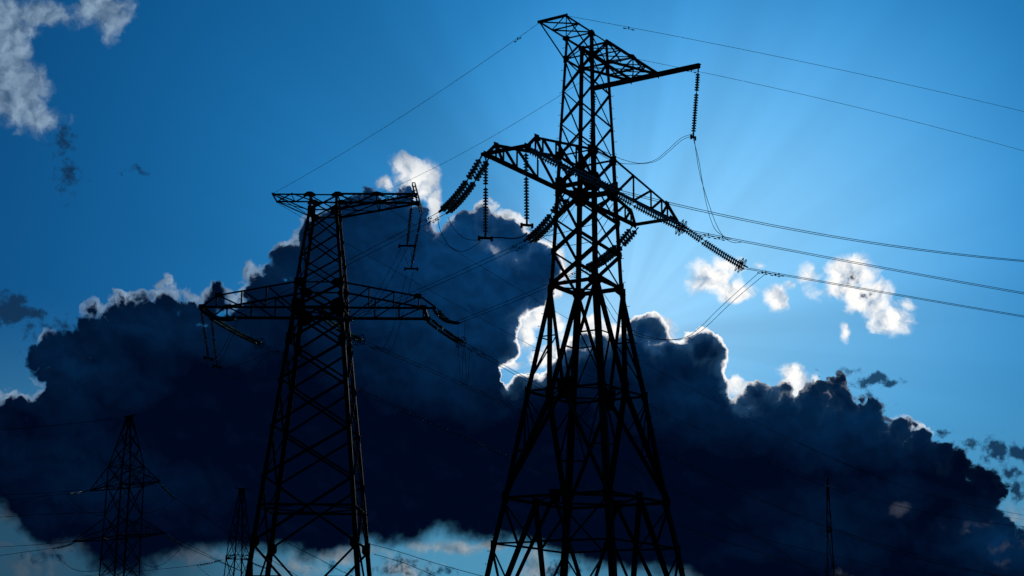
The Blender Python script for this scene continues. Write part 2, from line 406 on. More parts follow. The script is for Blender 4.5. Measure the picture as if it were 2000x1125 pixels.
def boxbar(bm, p, q, w, h, ref=(0, 0, 1)):
    sweep(bm, p, q, [(-h / 2, -w / 2), (h / 2, -w / 2), (h / 2, w / 2), (-h / 2, w / 2)], ref)


def tube(bm, pts, r, n=6, closed=False):
    pts = [Vector(p) for p in pts]; rings = []
    N = len(pts); up = Vector((0, 0, 1))
    for i, p in enumerate(pts):
        if closed: t = pts[(i + 1) % N] - pts[i - 1]
        else: t = pts[min(i + 1, N - 1)] - pts[max(i - 1, 0)]
        t.normalize()
        x = up - t * up.dot(t)
        if x.length < 0.05: x = Vector((1, 0, 0)) - t * t.x
        x.normalize(); y = t.cross(x)
        rings.append([bm.verts.new(p + (x * math.cos(2 * math.pi * k / n) + y * math.sin(2 * math.pi * k / n)) * r) for k in range(n)])
    for i in range(N if closed else N - 1):
        a, b = rings[i], rings[(i + 1) % N]
        for k in range(n): bm.faces.new((a[k], a[(k + 1) % n], b[(k + 1) % n], b[k]))
    if not closed:
        bm.faces.new(rings[0][::-1]); bm.faces.new(rings[-1])


def lathe(bm, prof, n=16, mat=Matrix()):
    rings = []
    for r, z in prof:
        rings.append([bm.verts.new(mat @ Vector((r * math.cos(2 * math.pi * k / n), r * math.sin(2 * math.pi * k / n), z))) for k in range(n)])
    for a, b in zip(rings, rings[1:]):
        for k in range(n): bm.faces.new((a[k], a[(k + 1) % n], b[(k + 1) % n], b[k]))
    bm.faces.new(rings[0][::-1]); bm.faces.new(rings[-1])


def plate(bm, pts, th, nrm):
    nrm = Vector(nrm).normalized() * th / 2
    a = [bm.verts.new(Vector(p) + nrm) for p in pts]; b = [bm.verts.new(Vector(p) - nrm) for p in pts]
    n = len(pts)
    bm.faces.new(a); bm.faces.new(b[::-1])
    for i in range(n): bm.faces.new((a[i], b[i], b[(i + 1) % n], a[(i + 1) % n]))


# ------------------------------------------------------------------ ground
bm = bmesh.new()
N = 96; S = 9000.0
vs = {}
for i in range(N + 1):
    for j in range(N + 1):
        u, v = 2 * i / N - 1, 2 * j / N - 1
        x, y = S * abs(u) ** 2.2 * (1 if u > 0 else -1), S * abs(v) ** 2.2 * (1 if v > 0 else -1)
        d = math.hypot(x, y)
        z = -0.0 + (0.10 * math.sin(x * .21) * math.cos(y * .17) if 8 < d < 400 else 0) - 0.12
        vs[i, j] = bm.verts.new((x, y, z))
for i in range(N):
    for j in range(N): bm.faces.new((vs[i, j], vs[i + 1, j], vs[i + 1, j + 1], vs[i, j + 1]))
g = link('ground', bm, GROUND, smooth=True); g['kind'] = 'structure'

# ------------------------------------------------------------------ pylons
CS = ((-1, -1), (1, -1), (1, 1), (-1, 1))        # corner order round the square body


def interp(tab, z):
    for (z0, w0), (z1, w1) in zip(tab, tab[1:]):
        if z <= z1: return w0 + (w1 - w0) * (z - z0) / (z1 - z0)
    return tab[-1][1]


_b = bmesh.new(); tube(_b, [(-.02, 0, 0), (.13, 0, 0)], 0.013, 6); tube(_b, [(.13, 0, 0), (.145, 0, 0)], 0.022, 6)
_o = link('step_bolt', _b, STEEL); BOLT = _o.data; bpy.data.objects.remove(_o)


def plates(parent, lst, name='gusset_plate'):
    for pts in lst:
        bm = bmesh.new(); plate(bm, pts, .016, (0, 1, 0)); link(name, bm, STEEL, parent)


def make_legs(t, tab, sizes, nodes, gs):
    """four corner legs (> gusset plates, step bolts), footing at each base"""
    for ci, (sx, sy) in enumerate(CS):
        P = lambda z: Vector((sx * interp(tab, z), sy * interp(tab, z), z))
        bm = bmesh.new()
        zs = [z for z, _ in tab]
        for z0, z1 in zip(zs, zs[1:]):
            s = interp(sizes, (z0 + z1) / 2)
            p, q = P(z0), P(z1); tt = (q - p).normalized()
            th = s * .13
            # flanges lie in the two faces of the body and point inwards
            for ax in (Vector((-sx, 0, 0)), Vector((0, -sy, 0))):
                d = (ax - tt * ax.dot(tt)).normalized(); o = (Vector((0, -sy, 0)) if ax.x else Vector((-sx, 0, 0)))
                o = (o - tt * o.dot(tt)).normalized() * th
                off = Vector((0, 0, 0)) if ax.x else d * th
                a = [p + off, p + d * s, p + d * s + o, p + off + o]; b = [v + (q - p) for v in a]
                va = [bm.verts.new(v) for v in a]; vb = [bm.verts.new(v) for v in b]
                for i in range(4): bm.faces.new((va[i], va[(i + 1) % 4], vb[(i + 1) % 4], vb[i]))
                bm.faces.new(va[::-1]); bm.faces.new(vb)
        bmesh.ops.recalc_face_normals(bm, faces=bm.faces[:])
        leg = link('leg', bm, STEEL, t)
        for z, w, h in nodes:
            bm = bmesh.new(); c = P(z); w *= gs; h *= gs
            for ax, nr in ((Vector((-sx, 0, 0)), Vector((0, sy, 0))), (Vector((0, -sy, 0)), Vector((sx, 0, 0)))):
                a = c + nr * 0.012 - ax * 0.04
                pl = [a + Vector((0, 0, h * .5)), a + Vector((0, 0, -h * .5)), a + ax * w * .55 + Vector((0, 0, -h * .5)),
                      a + ax * w + Vector((0, 0, -h * .2)), a + ax * w + Vector((0, 0, h * .2)), a + ax * w * .55 + Vector((0, 0, h * .5))]
                plate(bm, pl, 0.016, nr)
            bmesh.ops.recalc_face_normals(bm, faces=bm.faces[:])
            link('gusset_plate', bm, STEEL, leg)
        if ci in (1, 3):
            z = 2.5; k = 0
            while z < tab[-1][0] - 0.3:
                o = bpy.data.objects.new('step_bolt', BOLT); col.objects.link(o); o.parent = leg
                o.location = P(z); o.rotation_euler = (0, 0, (0 if sx > 0 else math.pi) if k % 2 else (R(90) if sy > 0 else R(-90)))
                z += 0.62; k += 1
        bm = bmesh.new(); b0 = P(0)
        lathe(bm, [(0.75, -1.2), (0.75, -0.1), (0.5, 0.0), (0.42, 0.28), (0.38, 0.30)], 4, Matrix.Translation(b0 + Vector((0, 0, -0.12))) @ Matrix.Rotation(R(45), 4, 'Z'))
        link('footing', bm, CONCRETE, t)


def corner(tab, k, z, inset=0.0):
    sx, sy = CS[k % 4]; w = interp(tab, z) - inset
    return Vector((sx * w, sy * w, z))


def face_bracing(t, tab, panels, s1, s2, name='lattice_bracing', rings=()):
    """one lattice per face of the body: crossed diagonals in each panel, horizontals at rings"""
    for k in range(4):
        bm = bmesh.new(); a0, b0 = CS[k], CS[(k + 1) % 4]
        nrm = Vector(((a0[0] + b0[0]) / 2, (a0[1] + b0[1]) / 2, 0))
        for z0, z1 in panels:
            angle(bm, corner(tab, k, z0, .02), corner(tab, k + 1, z1, .02), s1, nrm)
            p, q = corner(tab, k + 1, z0, .05), corner(tab, k, z1, .05)
            angle(bm, p - nrm * .05, q - nrm * .05, s2, -nrm)
        for z in rings:
            angle(bm, corner(tab, k, z, .03), corner(tab, k + 1, z, .03), s1, (0, 0, 1))
        link(name, bm, STEEL, t)


def diaphragm(t, tab, z, s, mids=True):
    bm = bmesh.new(); M = [(corner(tab, k, z) + corner(tab, k + 1, z)) / 2 for k in range(4)]
    for k in range(4):
        angle(bm, corner(tab, k, z, .03), corner(tab, k + 1, z, .03), s, (0, 0, 1))
        if mids: angle(bm, M[k] + Vector((0, 0, .05)), M[(k + 1) % 4] + Vector((0, 0, .05)), s * .7, (0, 0, 1))
    if not mids:
        angle(bm, corner(tab, 0, z, .05), corner(tab, 2, z, .05), s * .7); angle(bm, corner(tab, 1, z, .05) - Vector((0, 0, .08)), corner(tab, 3, z, .05) - Vector((0, 0, .08)), s * .7)
    link('diaphragm', bm, STEEL, t)


def cross_arm(t, sd, w, zb, zt, xh, zh, xn, xf, xs, cs=0.14, hips=True, name='cross_arm'):
    """one side of the long lower arm: a box truss between the near (-w) and far (+w) faces"""
    bm = bmesh.new()
    tops = {}
    for sy, xt in ((-1, xn), (1, xf)):
        y = sy * w
        B = lambda x: Vector((sd * x, y, zb))
        T = lambda x: Vector((sd * x, y * (.96 if x <= w else 1.0), zt + (zh - zt) * (x - w) / (xh - w)))
        ref = (0, -sy, 0)
        angle(bm, B(w * .9), B(xt), cs, ref, flip=sd * sy)
        angle(bm, T(w * .95), T(xh), cs * .75, ref, flip=sd * sy)
        angle(bm, T(xh), B(xt - .05), cs * .7, ref)
        X = [w] + list(xs) + [xh]
        for i, x in enumerate(X[1:]):
            angle(bm, B(x), T(x), cs * .58, ref)
            angle(bm, B(X[i]) if i % 1 == 0 else T(X[i]), T(x), cs * .58, ref, flip=-1)
        tops[sy] = (B, T, X)
    B0, T0, X = tops[-1]; B1, T1, _ = tops[1]
    for i, x in enumerate(X[1:]):
        angle(bm, B0(x), B1(x), cs * .58); angle(bm, T0(x), T1(x), cs * .58)
        angle(bm, B0(X[i]) + Vector((0, 0, .03)), B1(x) + Vector((0, 0, .03)), cs * .45)
        angle(bm, B1(X[i]) - Vector((0, 0, .03)), B0(x) - Vector((0, 0, .03)), cs * .45)
        angle(bm, T0(X[i]), T1(x), cs * .4)
    arm = link(name, bm, STEEL, t)
    bm = bmesh.new()
    xe = min(xn, xf)
    boxbar(bm, (sd * xe, -w - .25, zb + .02), (sd * xe, w + .25, zb + .02), .14, .16)
    link('end_beam', bm, STEEL, arm)
    L = []
    for sy in (-1, 1):
        for (x, ww, hh) in ((xh, .4, .34), (xe, .42, .34)):
            z = zh if x == xh else zb
            L.append([(sd * (x - ww), sy * (w + .02), z - hh * .3), (sd * (x + .12), sy * (w + .02), z - hh * .6), (sd * (x + .16), sy * (w + .02), z + hh * .4), (sd * (x - ww * .6), sy * (w + .02), z + hh * .5)])
    plates(arm, L)
    return arm


def top_arm(t, w, zt, zb, xg, xe, yl, zg):
    """upper right arm carrying the long cross beam, with a peak for the ground wire"""
    bm = bmesh.new()
    for sy in (-1, 1):
        y = sy * w; ref = (0, -sy, 0)
        angle(bm, (w, y, zt), (xe, y, zt), .12, ref)
        angle(bm, (w, y, zb), (xe, y, zt - .05), .12, ref)
        angle(bm, (xg, y, zg), (xg, y, zt), .07, ref)
        angle(bm, (w, y, zb), (xg, y, zt), .07, ref)
        angle(bm, (w, y, zt), (xg * .62, y, zb + (zt - zb) * .38), .06, ref)
        angle(bm, (xg, y, zt), (xg + 1.4, y, zg + (zt - zg) * .5), .06, ref)
    X = [w, (w + xg) / 2, xg, (xg + xe) / 2, xe - .1]
    for i, x in enumerate(X[1:]):
        angle(bm, (x, -w, zt), (x, w, zt), .06)
        angle(bm, (X[i], -w, zt - .02), (x, w, zt - .02), .06); angle(bm, (X[i], w, zt + .04), (x, -w, zt + .04), .06)
    angle(bm, (xg, -w, zg), (xg, w, zg), .07)
    angle(bm, (w, -w, zb), (xg, w, zg), .06); angle(bm, (w, w, zb), (xg, -w, zg), .06)
    angle(bm, (xg, -w, zg), (xe, w, zt - .1), .06); angle(bm, (xg, w, zg), (xe, -w, zt - .1), .06)
    arm = link('upper_arm', bm, STEEL, t)
    bm = bmesh.new()
    for dx in (-.09, .09): boxbar(bm, (xe + dx, -yl, zt - .02), (xe + dx, yl, zt - .02), .04, .24)
    for k in range(9):
        y = -yl + 2 * yl * k / 8; boxbar(bm, (xe - .1, y, zt + .06), (xe + .1, y, zt + .06), .12, .03)
    link('end_beam', bm, STEEL, arm)
    L = []
    for sy in (-1, 1):
        L.append([(xg - .45, sy * (w + .02), zt - .12), (xg + .45, sy * (w + .02), zt - .12), (xg + .32, sy * (w + .02), zt + .12), (xg, sy * (w + .02), zt + .20), (xg - .32, sy * (w + .02), zt + .12)])
        L.append([(xe - .55, sy * (w + .02), zt - .14), (xe + .05, sy * (w + .02), zt - .26), (xe + .05, sy * (w + .02), zt + .1), (xe - .5, sy * (w + .02), zt + .1)])
    plates(arm, L)


def wire_bracket(t, w, zt, zb, xe):
    bm = bmesh.new()
    for sy in (-1, 1):
        y = sy * w; ref = (0, -sy, 0)
        angle(bm, (-w, y, zt), (-xe, y, zt), .11, ref); angle(bm, (-w * 1.05, y * 1.05, zb), (-xe, y, zt), .08, ref)
    for a, b in ((0, .5), (.5, 1)):
        x0, x1 = -w - (xe - w) * a, -w - (xe - w) * b
        angle(bm, (x0, -w, zt), (x1, w, zt), .06); angle(bm, (x0, w, zt + .05), (x1, -w, zt + .05), .06)
    angle(bm, (-xe, -w - .1, zt), (-xe, w + .1, zt), .12); angle(bm, (-w - (xe - w) / 2, -w, zt), (-w - (xe - w) / 2, w, zt), .06)
    angle(bm, (-xe, -w, zt), (-w, w, zb), .05); angle(bm, (-xe, w, zt), (-w, -w, zb), .05)
    link('ground_wire_bracket', bm, STEEL, t)


def top_plates(t, w, zt, gs):
    L = []
    for sx in (-1, 1):
        for sy in (-1, 1):
            y = sy * (w + .02); x = sx * w
            L.append([(x - .34 * gs, y, zt - .16), (x + .34 * gs, y, zt - .16), (x + .30 * gs, y, zt + .02), (x + .14, y, zt + .14 * gs), (x - .14, y, zt + .14 * gs), (x - .30 * gs, y, zt + .02)])
    plates(t, L, 'cap_plate')


# --- the tall near pylon with splayed base
T1 = (3.763, 80.000, 0); T1R = 0.9876
p1 = root('pylon', T1, 'largest lattice pylon, its base splayed into narrow zigzag legs, bright gap behind it', 'pylon', 'large single circuit pylons', T1R)
tab1 = [(0, 4.50), (7.8, 3.33), (10.0, 2.95), (15.28, 2.19), (20.76, 1.345), (25.9, 1.14), (27.55, 1.08), (32.85, .85), (34.02, .80)]
make_legs(p1, tab1, [(0, .30), (20.7, .26), (20.8, .21), (27, .21), (28, .165), (34, .15)],
          [(34.0, .3, .3), (32.85, .34, .4), (27.55, .42, .5), (25.9, .66, 1.0), (24.2, .25, .35), (22.5, .25, .35), (20.76, .5, .6), (15.28, .35, .5), (10.0, .4, .7), (7.8, .3, .35)], 1.0)
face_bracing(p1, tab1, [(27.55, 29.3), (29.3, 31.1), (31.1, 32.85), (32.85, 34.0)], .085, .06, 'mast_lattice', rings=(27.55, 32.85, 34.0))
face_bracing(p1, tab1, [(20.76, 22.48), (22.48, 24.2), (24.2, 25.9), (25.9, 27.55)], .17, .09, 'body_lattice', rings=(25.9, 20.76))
for k in range(4):                                    # splayed base, one frame per face
    bm = bmesh.new(); c = lambda i, z: corner(tab1, k + i, z, .02)
    nrm = Vector(((CS[k][0] + CS[(k + 1) % 4][0]) / 2, (CS[k][1] + CS[(k + 1) % 4][1]) / 2, 0))
    m5, m6 = (c(0, 15.28) + c(1, 15.28)) / 2, (c(0, 10.0) + c(1, 10.0)) / 2
    for i in (0, 1):
        angle(bm, c(i, 20.76), m5, .19, nrm); angle(bm, m5, c(i, 10.0), .21, nrm); angle(bm, m6, c(i, 0.1), .20, nrm)
        # secondary members between each leg and the main diagonal
        v = lambda z: c(i, 20.76).lerp(m5, (20.76 - z) / 5.48)
        angle(bm, c(i, 18.05), v(18.05), .07); angle(bm, v(18.05), c(i, 15.6), .07, nrm)
        u = lambda z: m5.lerp(c(i, 10.0), (15.28 - z) / 5.28)
        angle(bm, c(i, 12.35), u(12.35), .07); angle(bm, c(i, 15.1), u(12.35), .07, nrm); angle(bm, c(i, 15.1), u(13.6), .06, nrm)
        x = lambda z: m6.lerp(c(i, .1), (10.0 - z) / 9.9)
        angle(bm, c(i, 7.8), x(7.8), .09); angle(bm, c(i, 9.9), x(7.8), .09, nrm)
        angle(bm, c(i, 7.7), x(5.6), .09, nrm); angle(bm, c(i, 5.2), x(5.6), .08); angle(bm, c(i, 5.1), x(3.2), .08, nrm); angle(bm, c(i, 2.9), x(3.2), .08)
        a = x(5.6); plate(bm, [a + Vector((0, 0, -.35)) - (c(1, 0) - c(0, 0)).normalized() * .22, a + Vector((0, 0, -.35)) + (c(1, 0) - c(0, 0)).normalized() * .22,
                               a + Vector((0, 0, .3)) + (c(1, 0) - c(0, 0)).normalized() * .22, a + Vector((0, 0, .3)) - (c(1, 0) - c(0, 0)).normalized() * .22], .02, nrm)
    h = (c(1, 0) - c(0, 0)).normalized()
    angle(bm, m6.lerp(c(0, .1), .22), m6.lerp(c(1, .1), .22), .10)
    for mm, ww, hh in ((m5, .42, .52), (m6, .36, .30)):
        plate(bm, [mm - h * ww + Vector((0, 0, hh)), mm + h * ww + Vector((0, 0, hh)), mm + h * ww * .7 - Vector((0, 0, hh)), mm - h * ww * .7 - Vector((0, 0, hh))], .02, nrm)
    link('base_frame', bm, STEEL, p1)
diaphragm(p1, tab1, 20.70, .10, False); diaphragm(p1, tab1, 15.28, .11); diaphragm(p1, tab1, 10.0, .14); diaphragm(p1, tab1, 25.8, .12, False)
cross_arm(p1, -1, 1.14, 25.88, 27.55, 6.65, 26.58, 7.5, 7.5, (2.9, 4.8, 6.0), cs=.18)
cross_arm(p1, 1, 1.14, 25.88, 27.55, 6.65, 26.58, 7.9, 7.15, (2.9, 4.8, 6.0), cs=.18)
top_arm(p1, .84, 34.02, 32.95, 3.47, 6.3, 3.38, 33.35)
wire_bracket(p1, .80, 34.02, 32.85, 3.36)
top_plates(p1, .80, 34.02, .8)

# --- the second large pylon, straight tapering body
T2 = (-12.388, 103.575, 0); T2R = -0.0262
p2 = root('pylon', T2, 'second largest lattice pylon with straight tapering body and long arms, seen face on', 'pylon', 'large single circuit pylons', T2R)
tab2 = [(0, 4.30), (9.48, 3.27), (11.74, 3.04), (24.5, 1.64), (26.17, 1.54), (31.17, .97), (32.25, .92)]
make_legs(p2, tab2, [(0, .32), (20, .27), (24, .25), (27, .20), (32, .17)],
          [(32.2, .34, .3), (31.17, .5, .55), (26.17, .75, .6), (24.5, .9, 1.1), (22.4, .5, .8), (9.48, .55, .9)], 1.0)
face_bracing(p2, tab2, [(26.17, 27.9), (27.9, 29.6), (29.6, 31.17), (31.17, 32.2)], .095, .08, 'mast_lattice', rings=(26.17, 31.17, 32.2))
face_bracing(p2, tab2, [(9.48, 13.6), (13.6, 16.8), (16.8, 19.8), (19.8, 22.3), (22.3, 24.5), (24.5, 26.17)], .15, .12, 'body_lattice', rings=(24.5, 11.74))
for k in range(4):
    bm = bmesh.new(); c = lambda i, z: corner(tab2, k + i, z, .02); mm = (c(0, 5.9) + c(1, 5.9)) / 2
    for i in (0, 1):
        angle(bm, c(i, 9.4), mm, .13); angle(bm, mm, c(i, .1), .13); angle(bm, c(i, 7.36), c(i, 9.4).lerp(mm, .58), .09)
        angle(bm, c(i, 7.36), mm.lerp(c(i, .1), .4), .08)
    link('base_frame', bm, STEEL, p2)
diaphragm(p2, tab2, 24.4, .12, False); diaphragm(p2, tab2, 11.74, .12)
cross_arm(p2, -1, 1.64, 24.5, 26.17, 6.5, 25.25, 7.5, 7.5, (3.3, 4.9), cs=.15)
cross_arm(p2, 1, 1.64, 24.5, 26.17, 6.5, 25.25, 7.6, 6.85, (3.3, 4.9), cs=.15)
top_arm(p2, .93, 32.25, 31.2, 3.5, 6.1, 3.3, 31.6)
wire_bracket(p2, .92, 32.25, 31.17, 3.38)
top_plates(p2, .92, 32.25, 1.25)


# --- distant pylons
def tie_arm(t, sd, w, zb, zt, L, s):
    bm = bmesh.new(); tip = Vector((sd * L, 0, zb))
    for sy in (-1, 1):
        a, b = Vector((sd * w, sy * w, zb)), Vector((sd * w, sy * w, zt))
        angle(bm, a, tip, s * 1.5, (0, 0, 1)); angle(bm, b, tip, s)
        for f in (.33, .62):
            angle(bm, a.lerp(tip, f), b.lerp(tip, f), s * .6); angle(bm, a.lerp(tip, f - .3), b.lerp(tip, f), s * .6)
    for f in (.0, .3, .6): angle(bm, Vector((sd * w, -w, zb)).lerp(tip, f), Vector((sd * w, w, zb)).lerp(tip, f + .3), s * .8)
    link('cross_arm', bm, STEEL, t)


def small_pylon(loc, rz, label, tab, panels, arms, s, group, rings=()):
    t = root('pylon', loc, label, 'pylon', group, rz)
    make_legs(t, tab, [(0, s * 2.2), (tab[-1][0], s * 1.6)], [(tab[-1][0] - .1, .2, .3)] + [(a[1], .3, .4) for a in arms[::2]], 1.0)
    face_bracing(t, tab, panels, s * 1.1, s, rings=rings)
    for sd, zb, zt, L in arms: tie_arm(t, sd, interp(tab, zb), zb, zt, L, s * 1.1)
    bm = bmesh.new(); zt = tab[-1][0]; w = tab[-1][1]
    boxbar(bm, (-w - .9, 0, zt + .06), (w + .9, 0, zt + .06), .1, .12)
    link('ground_wire_bracket', bm, STEEL, t)
    return t


Z3 = (29.35, 23.70, 21.56, 15.97)
small_pylon((-42.37, 180.00, 0), R(-45), 'distant lattice pylon in the lower left corner with a pointed top and two arm tiers', [(0, 2.3), (8, 1.62), (Z3[3], 1.52), (Z3[1], 1.44), (Z3[0], .24)],
            [(0.1, 4), (4, 8), (8, 9.8), (9.8, 11.6), (11.6, 13.4), (13.4, Z3[3]), (Z3[3], Z3[3] + 2.4), (Z3[3] + 2.4, Z3[2]), (Z3[2], Z3[1]), (Z3[1], Z3[1] + 2.0), (Z3[1] + 2.0, Z3[1] + 3.7), (Z3[1] + 3.7, Z3[0] - .1)],
            [(-1, Z3[2], Z3[1], 7.4), (1, Z3[2], Z3[1], 6.9), (-1, Z3[3], Z3[3] + 2.0, 10.4), (1, Z3[3], Z3[3] + 2.0, 8.4)], .075, 'small double tier pylons', rings=(8, Z3[1], Z3[2], Z3[3]))
Z4 = (26.92, 20.13, 17.16)
small_pylon((-37.71, 230.00, 0), R(38), 'small far pylon just left of the straight pylon base, lattice tapering to a narrow top', [(0, 2.2), (Z4[2], 1.28), (Z4[1], 1.08), (Z4[0], .26)],
            [(0.1, 5), (5, 9.5), (9.5, 13), (13, Z4[2]), (Z4[2], Z4[1]), (Z4[1], Z4[1] + 2.2), (Z4[1] + 2.2, Z4[1] + 4.2), (Z4[1] + 4.2, Z4[0] - .1)],
            [(-1, Z4[2], Z4[2] + .5, 1.9), (1, Z4[2], Z4[2] + .5, 1.9)], .075, 'small double tier pylons', rings=(Z4[2], Z4[1], Z4[2] + .5))
Z5 = (34.67, 32.77, 25.92)
small_pylon((53.52, 275.00, 0), R(82), 'slim far pylon standing alone against the dark cloud at the lower right', [(0, 1.0), (Z5[2], .44), (Z5[0], .10)],
            [(0.1, 4), (4, 7.5), (7.5, 10.5), (10.5, 13.5), (13.5, 16.5), (16.5, 19), (19, Z5[2]), (Z5[2], Z5[2] + 2), (Z5[2] + 2, Z5[2] + 4), (Z5[2] + 4, Z5[1]), (Z5[1], Z5[0] - .1)],
            [(-1, Z5[1], Z5[1] + .9, 4.2), (1, Z5[1], Z5[1] + .9, 4.2), (-1, Z5[2], Z5[2] + 1.2, 5.0), (1, Z5[2], Z5[2] + 1.2, 5.0)], .06, 'small double tier pylons', rings=(Z5[1], Z5[2]))

# ------------------------------------------------------------------ insulator strings
bm = bmesh.new()
lathe(bm, [(.028, .075), (.050, .070), (.052, .030), (.075, .022), (.122, -.006), (.132, -.022), (.126, -.028), (.098, -.014), (.090, -.034), (.080, -.014), (.060, -.040), (.048, -.016), (.022, -.030), (.016, -.072)], 18)
_d = link('disc', bm, GLASS, smooth=True); DISC = _d.data; bpy.data.objects.remove(_d)


def sag_pts(S, E, sag, n):
    S, E = Vector(S), Vector(E)
    return [S.lerp(E, i / n) - Vector((0, 0, 4 * sag * (i / n) * (1 - i / n))) for i in range(n + 1)]


def at_len(pts, s):
    for a, b in zip(pts, pts[1:]):
        l = (b - a).length
        if s <= l: return a.lerp(b, s / l), (b - a).normalized()
        s -= l
    return pts[-1].copy(), (pts[-1] - pts[-2]).normalized()


def insulator(S, E, sag, label, group, ring=0, bar=None, scale=1.0):
    """cap-and-pin string from S (tower end) to E: discs, link rods, end clamp, optional arcing horns and yoke"""
    S, E = Vector(S), Vector(E)
    t = root('insulator_string', S, label, 'insulator string', group)
    pts = [p - S for p in sag_pts(S, E, sag, 24)]
    L = sum((b - a).length for a, b in zip(pts, pts[1:]))
    pitch = 0.146 * scale; n = int((L - 0.55) / pitch); n = min(n, 40)
    s0 = 0.28
    for i in range(n):
        p, d = at_len(pts, s0 + (i + .5) * pitch)
        if n > 12 and i == n // 3: continue                      # the longer link between two lengths of discs
        o = bpy.data.objects.new('disc', DISC); col.objects.link(o); o.parent = t
        o.location = p; o.rotation_mode = 'QUATERNION'; o.rotation_quaternion = (-d).to_track_quat('Z', 'Y'); o.scale = (scale,) * 3
    bm = bmesh.new(); tube(bm, pts, .022 * scale, 6)
    p, d = at_len(pts, .12); tube(bm, [p - d * .1, p + d * .1], .04, 6)
    link('link_rod', bm, FITTING, t)
    p, d = at_len(pts, L - .12); bm = bmesh.new()
    tube(bm, [p - d * .16, p - d * .05, p + d * .12], .05 * scale, 8)
    if bar is not None:
        b = Vector(bar); boxbar(bm, pts[-1] - b, pts[-1] + b, .05, .12)
        for k in (-1, 1): tube(bm, [pts[-1] + b * k + Vector((0, 0, .09)), pts[-1] + b * k - Vector((0, 0, .14))], .06, 6)
    link('clamp', bm, FITTING, t)
    if ring:
        bm = bmesh.new(); c, d = at_len(pts, L - .35)
        u = d.cross(Vector((0, 0, 1))).normalized(); v = u.cross(d)
        for dd in (-.09, .09):
            tube(bm, [c + d * dd + u * math.cos(a) * ring * .55 + v * math.sin(a) * ring for a in [2 * math.pi * k / 20 for k in range(20)]], .018, 6, True)
        for k in (-1, 1): tube(bm, [c - d * .09, c - d * .09 + v * ring * k], .014, 5); tube(bm, [c + d * .09, c + d * .09 + v * ring * k], .014, 5)
        link('grading_ring', bm, FITTING, t)
    return t


insulator((-1.49, 74.25, 25.80), (-3.63, 77.44, 23.87), 0.32, "glass insulator string, upper of the pair sloping from the largest pylon's upper left arm tip", 'strings on the largest pylon facing the second', 0.00, None, 1.35)
insulator((-1.14, 74.48, 25.80), (-3.28, 77.67, 23.87), 0.32, "glass insulator string, lower of the pair sloping from the largest pylon's upper left arm tip", 'strings on the largest pylon facing the second', 0.00, None, 1.35)
insulator((2.64, 80.51, 25.80), (0.62, 83.34, 24.02), 0.29, "glass insulator string, upper of the two sloping down left from under the largest pylon's body", 'strings on the largest pylon facing the second', 0.00, None, 1.35)
insulator((2.98, 80.75, 25.80), (0.96, 83.58, 24.02), 0.29, "glass insulator string, lower of the two sloping down left from under the largest pylon's body", 'strings on the largest pylon facing the second', 0.00, None, 1.35)
insulator((6.61, 86.51, 25.80), (4.04, 89.82, 24.20), 0.34, "glass insulator string, upper of the two sloping down left inside the largest pylon's frame", 'strings on the largest pylon facing the second', 0.00, None, 1.35)
insulator((6.94, 86.77, 25.80), (4.37, 90.08, 24.20), 0.34, "glass insulator string, lower of the two sloping down left inside the largest pylon's frame", 'strings on the largest pylon facing the second', 0.00, None, 1.35)
insulator((0.52, 73.31, 25.80), (5.06, 74.74, 24.15), 0.10, 'insulator string, farther of the two running along the thick arm chord left of the mast', 'strings on the largest pylon facing the right edge', 0.00, None, 0.92)
insulator((0.65, 72.91, 25.80), (5.18, 74.34, 24.15), 0.10, 'insulator string, nearer of the two running along the thick arm chord left of the mast', 'strings on the largest pylon facing the right edge', 0.00, None, 0.92)
insulator((4.65, 79.57, 25.80), (8.88, 80.91, 23.97), 0.10, 'insulator string, farther of the two under the lower right arm ending at the first ring', 'strings on the largest pylon facing the right edge', 0.36, None, 0.92)
insulator((4.78, 79.17, 25.80), (9.01, 80.51, 23.97), 0.10, 'insulator string, nearer of the two under the lower right arm ending at the first ring', 'strings on the largest pylon facing the right edge', 0.36, None, 0.92)
insulator((8.95, 86.08, 25.80), (12.80, 87.30, 23.61), 0.10, 'insulator string, farther of the two sloping from the lower right arm tip against blue sky', 'strings on the largest pylon facing the right edge', 0.36, None, 0.92)
insulator((9.07, 85.68, 25.80), (12.93, 86.90, 23.61), 0.10, 'insulator string, nearer of the two sloping from the lower right arm tip against blue sky', 'strings on the largest pylon facing the right edge', 0.36, None, 0.92)
insulator((-20.10, 102.02, 24.50), (-16.87, 97.19, 22.88), 0.50, 'insulator string, upper of the two sagging below the left arm tip of the straight pylon', 'strings on the straight pylon facing the largest', 0.00, None, 0.85)
insulator((-19.75, 102.25, 24.50), (-16.52, 97.43, 22.88), 0.50, 'insulator string, lower of the two sagging below the left arm tip of the straight pylon', 'strings on the straight pylon facing the largest', 0.00, None, 0.85)
insulator((-12.60, 101.81, 24.50), (-9.99, 98.17, 22.98), 0.36, "insulator string, upper of the two behind the middle of the straight pylon's body", 'strings on the straight pylon facing the largest', 0.00, None, 0.85)
insulator((-12.26, 102.06, 24.50), (-9.65, 98.41, 22.98), 0.36, "insulator string, lower of the two behind the middle of the straight pylon's body", 'strings on the straight pylon facing the largest', 0.00, None, 0.85)
insulator((-5.10, 101.61, 24.50), (-3.50, 99.55, 23.13), 0.35, "insulator string, upper of the two sagging from the straight pylon's right arm tip", 'strings on the straight pylon facing the largest', 0.00, None, 0.85)
insulator((-4.77, 101.87, 24.50), (-3.17, 99.81, 23.13), 0.35, "insulator string, lower of the two sagging from the straight pylon's right arm tip", 'strings on the straight pylon facing the largest', 0.00, None, 0.85)
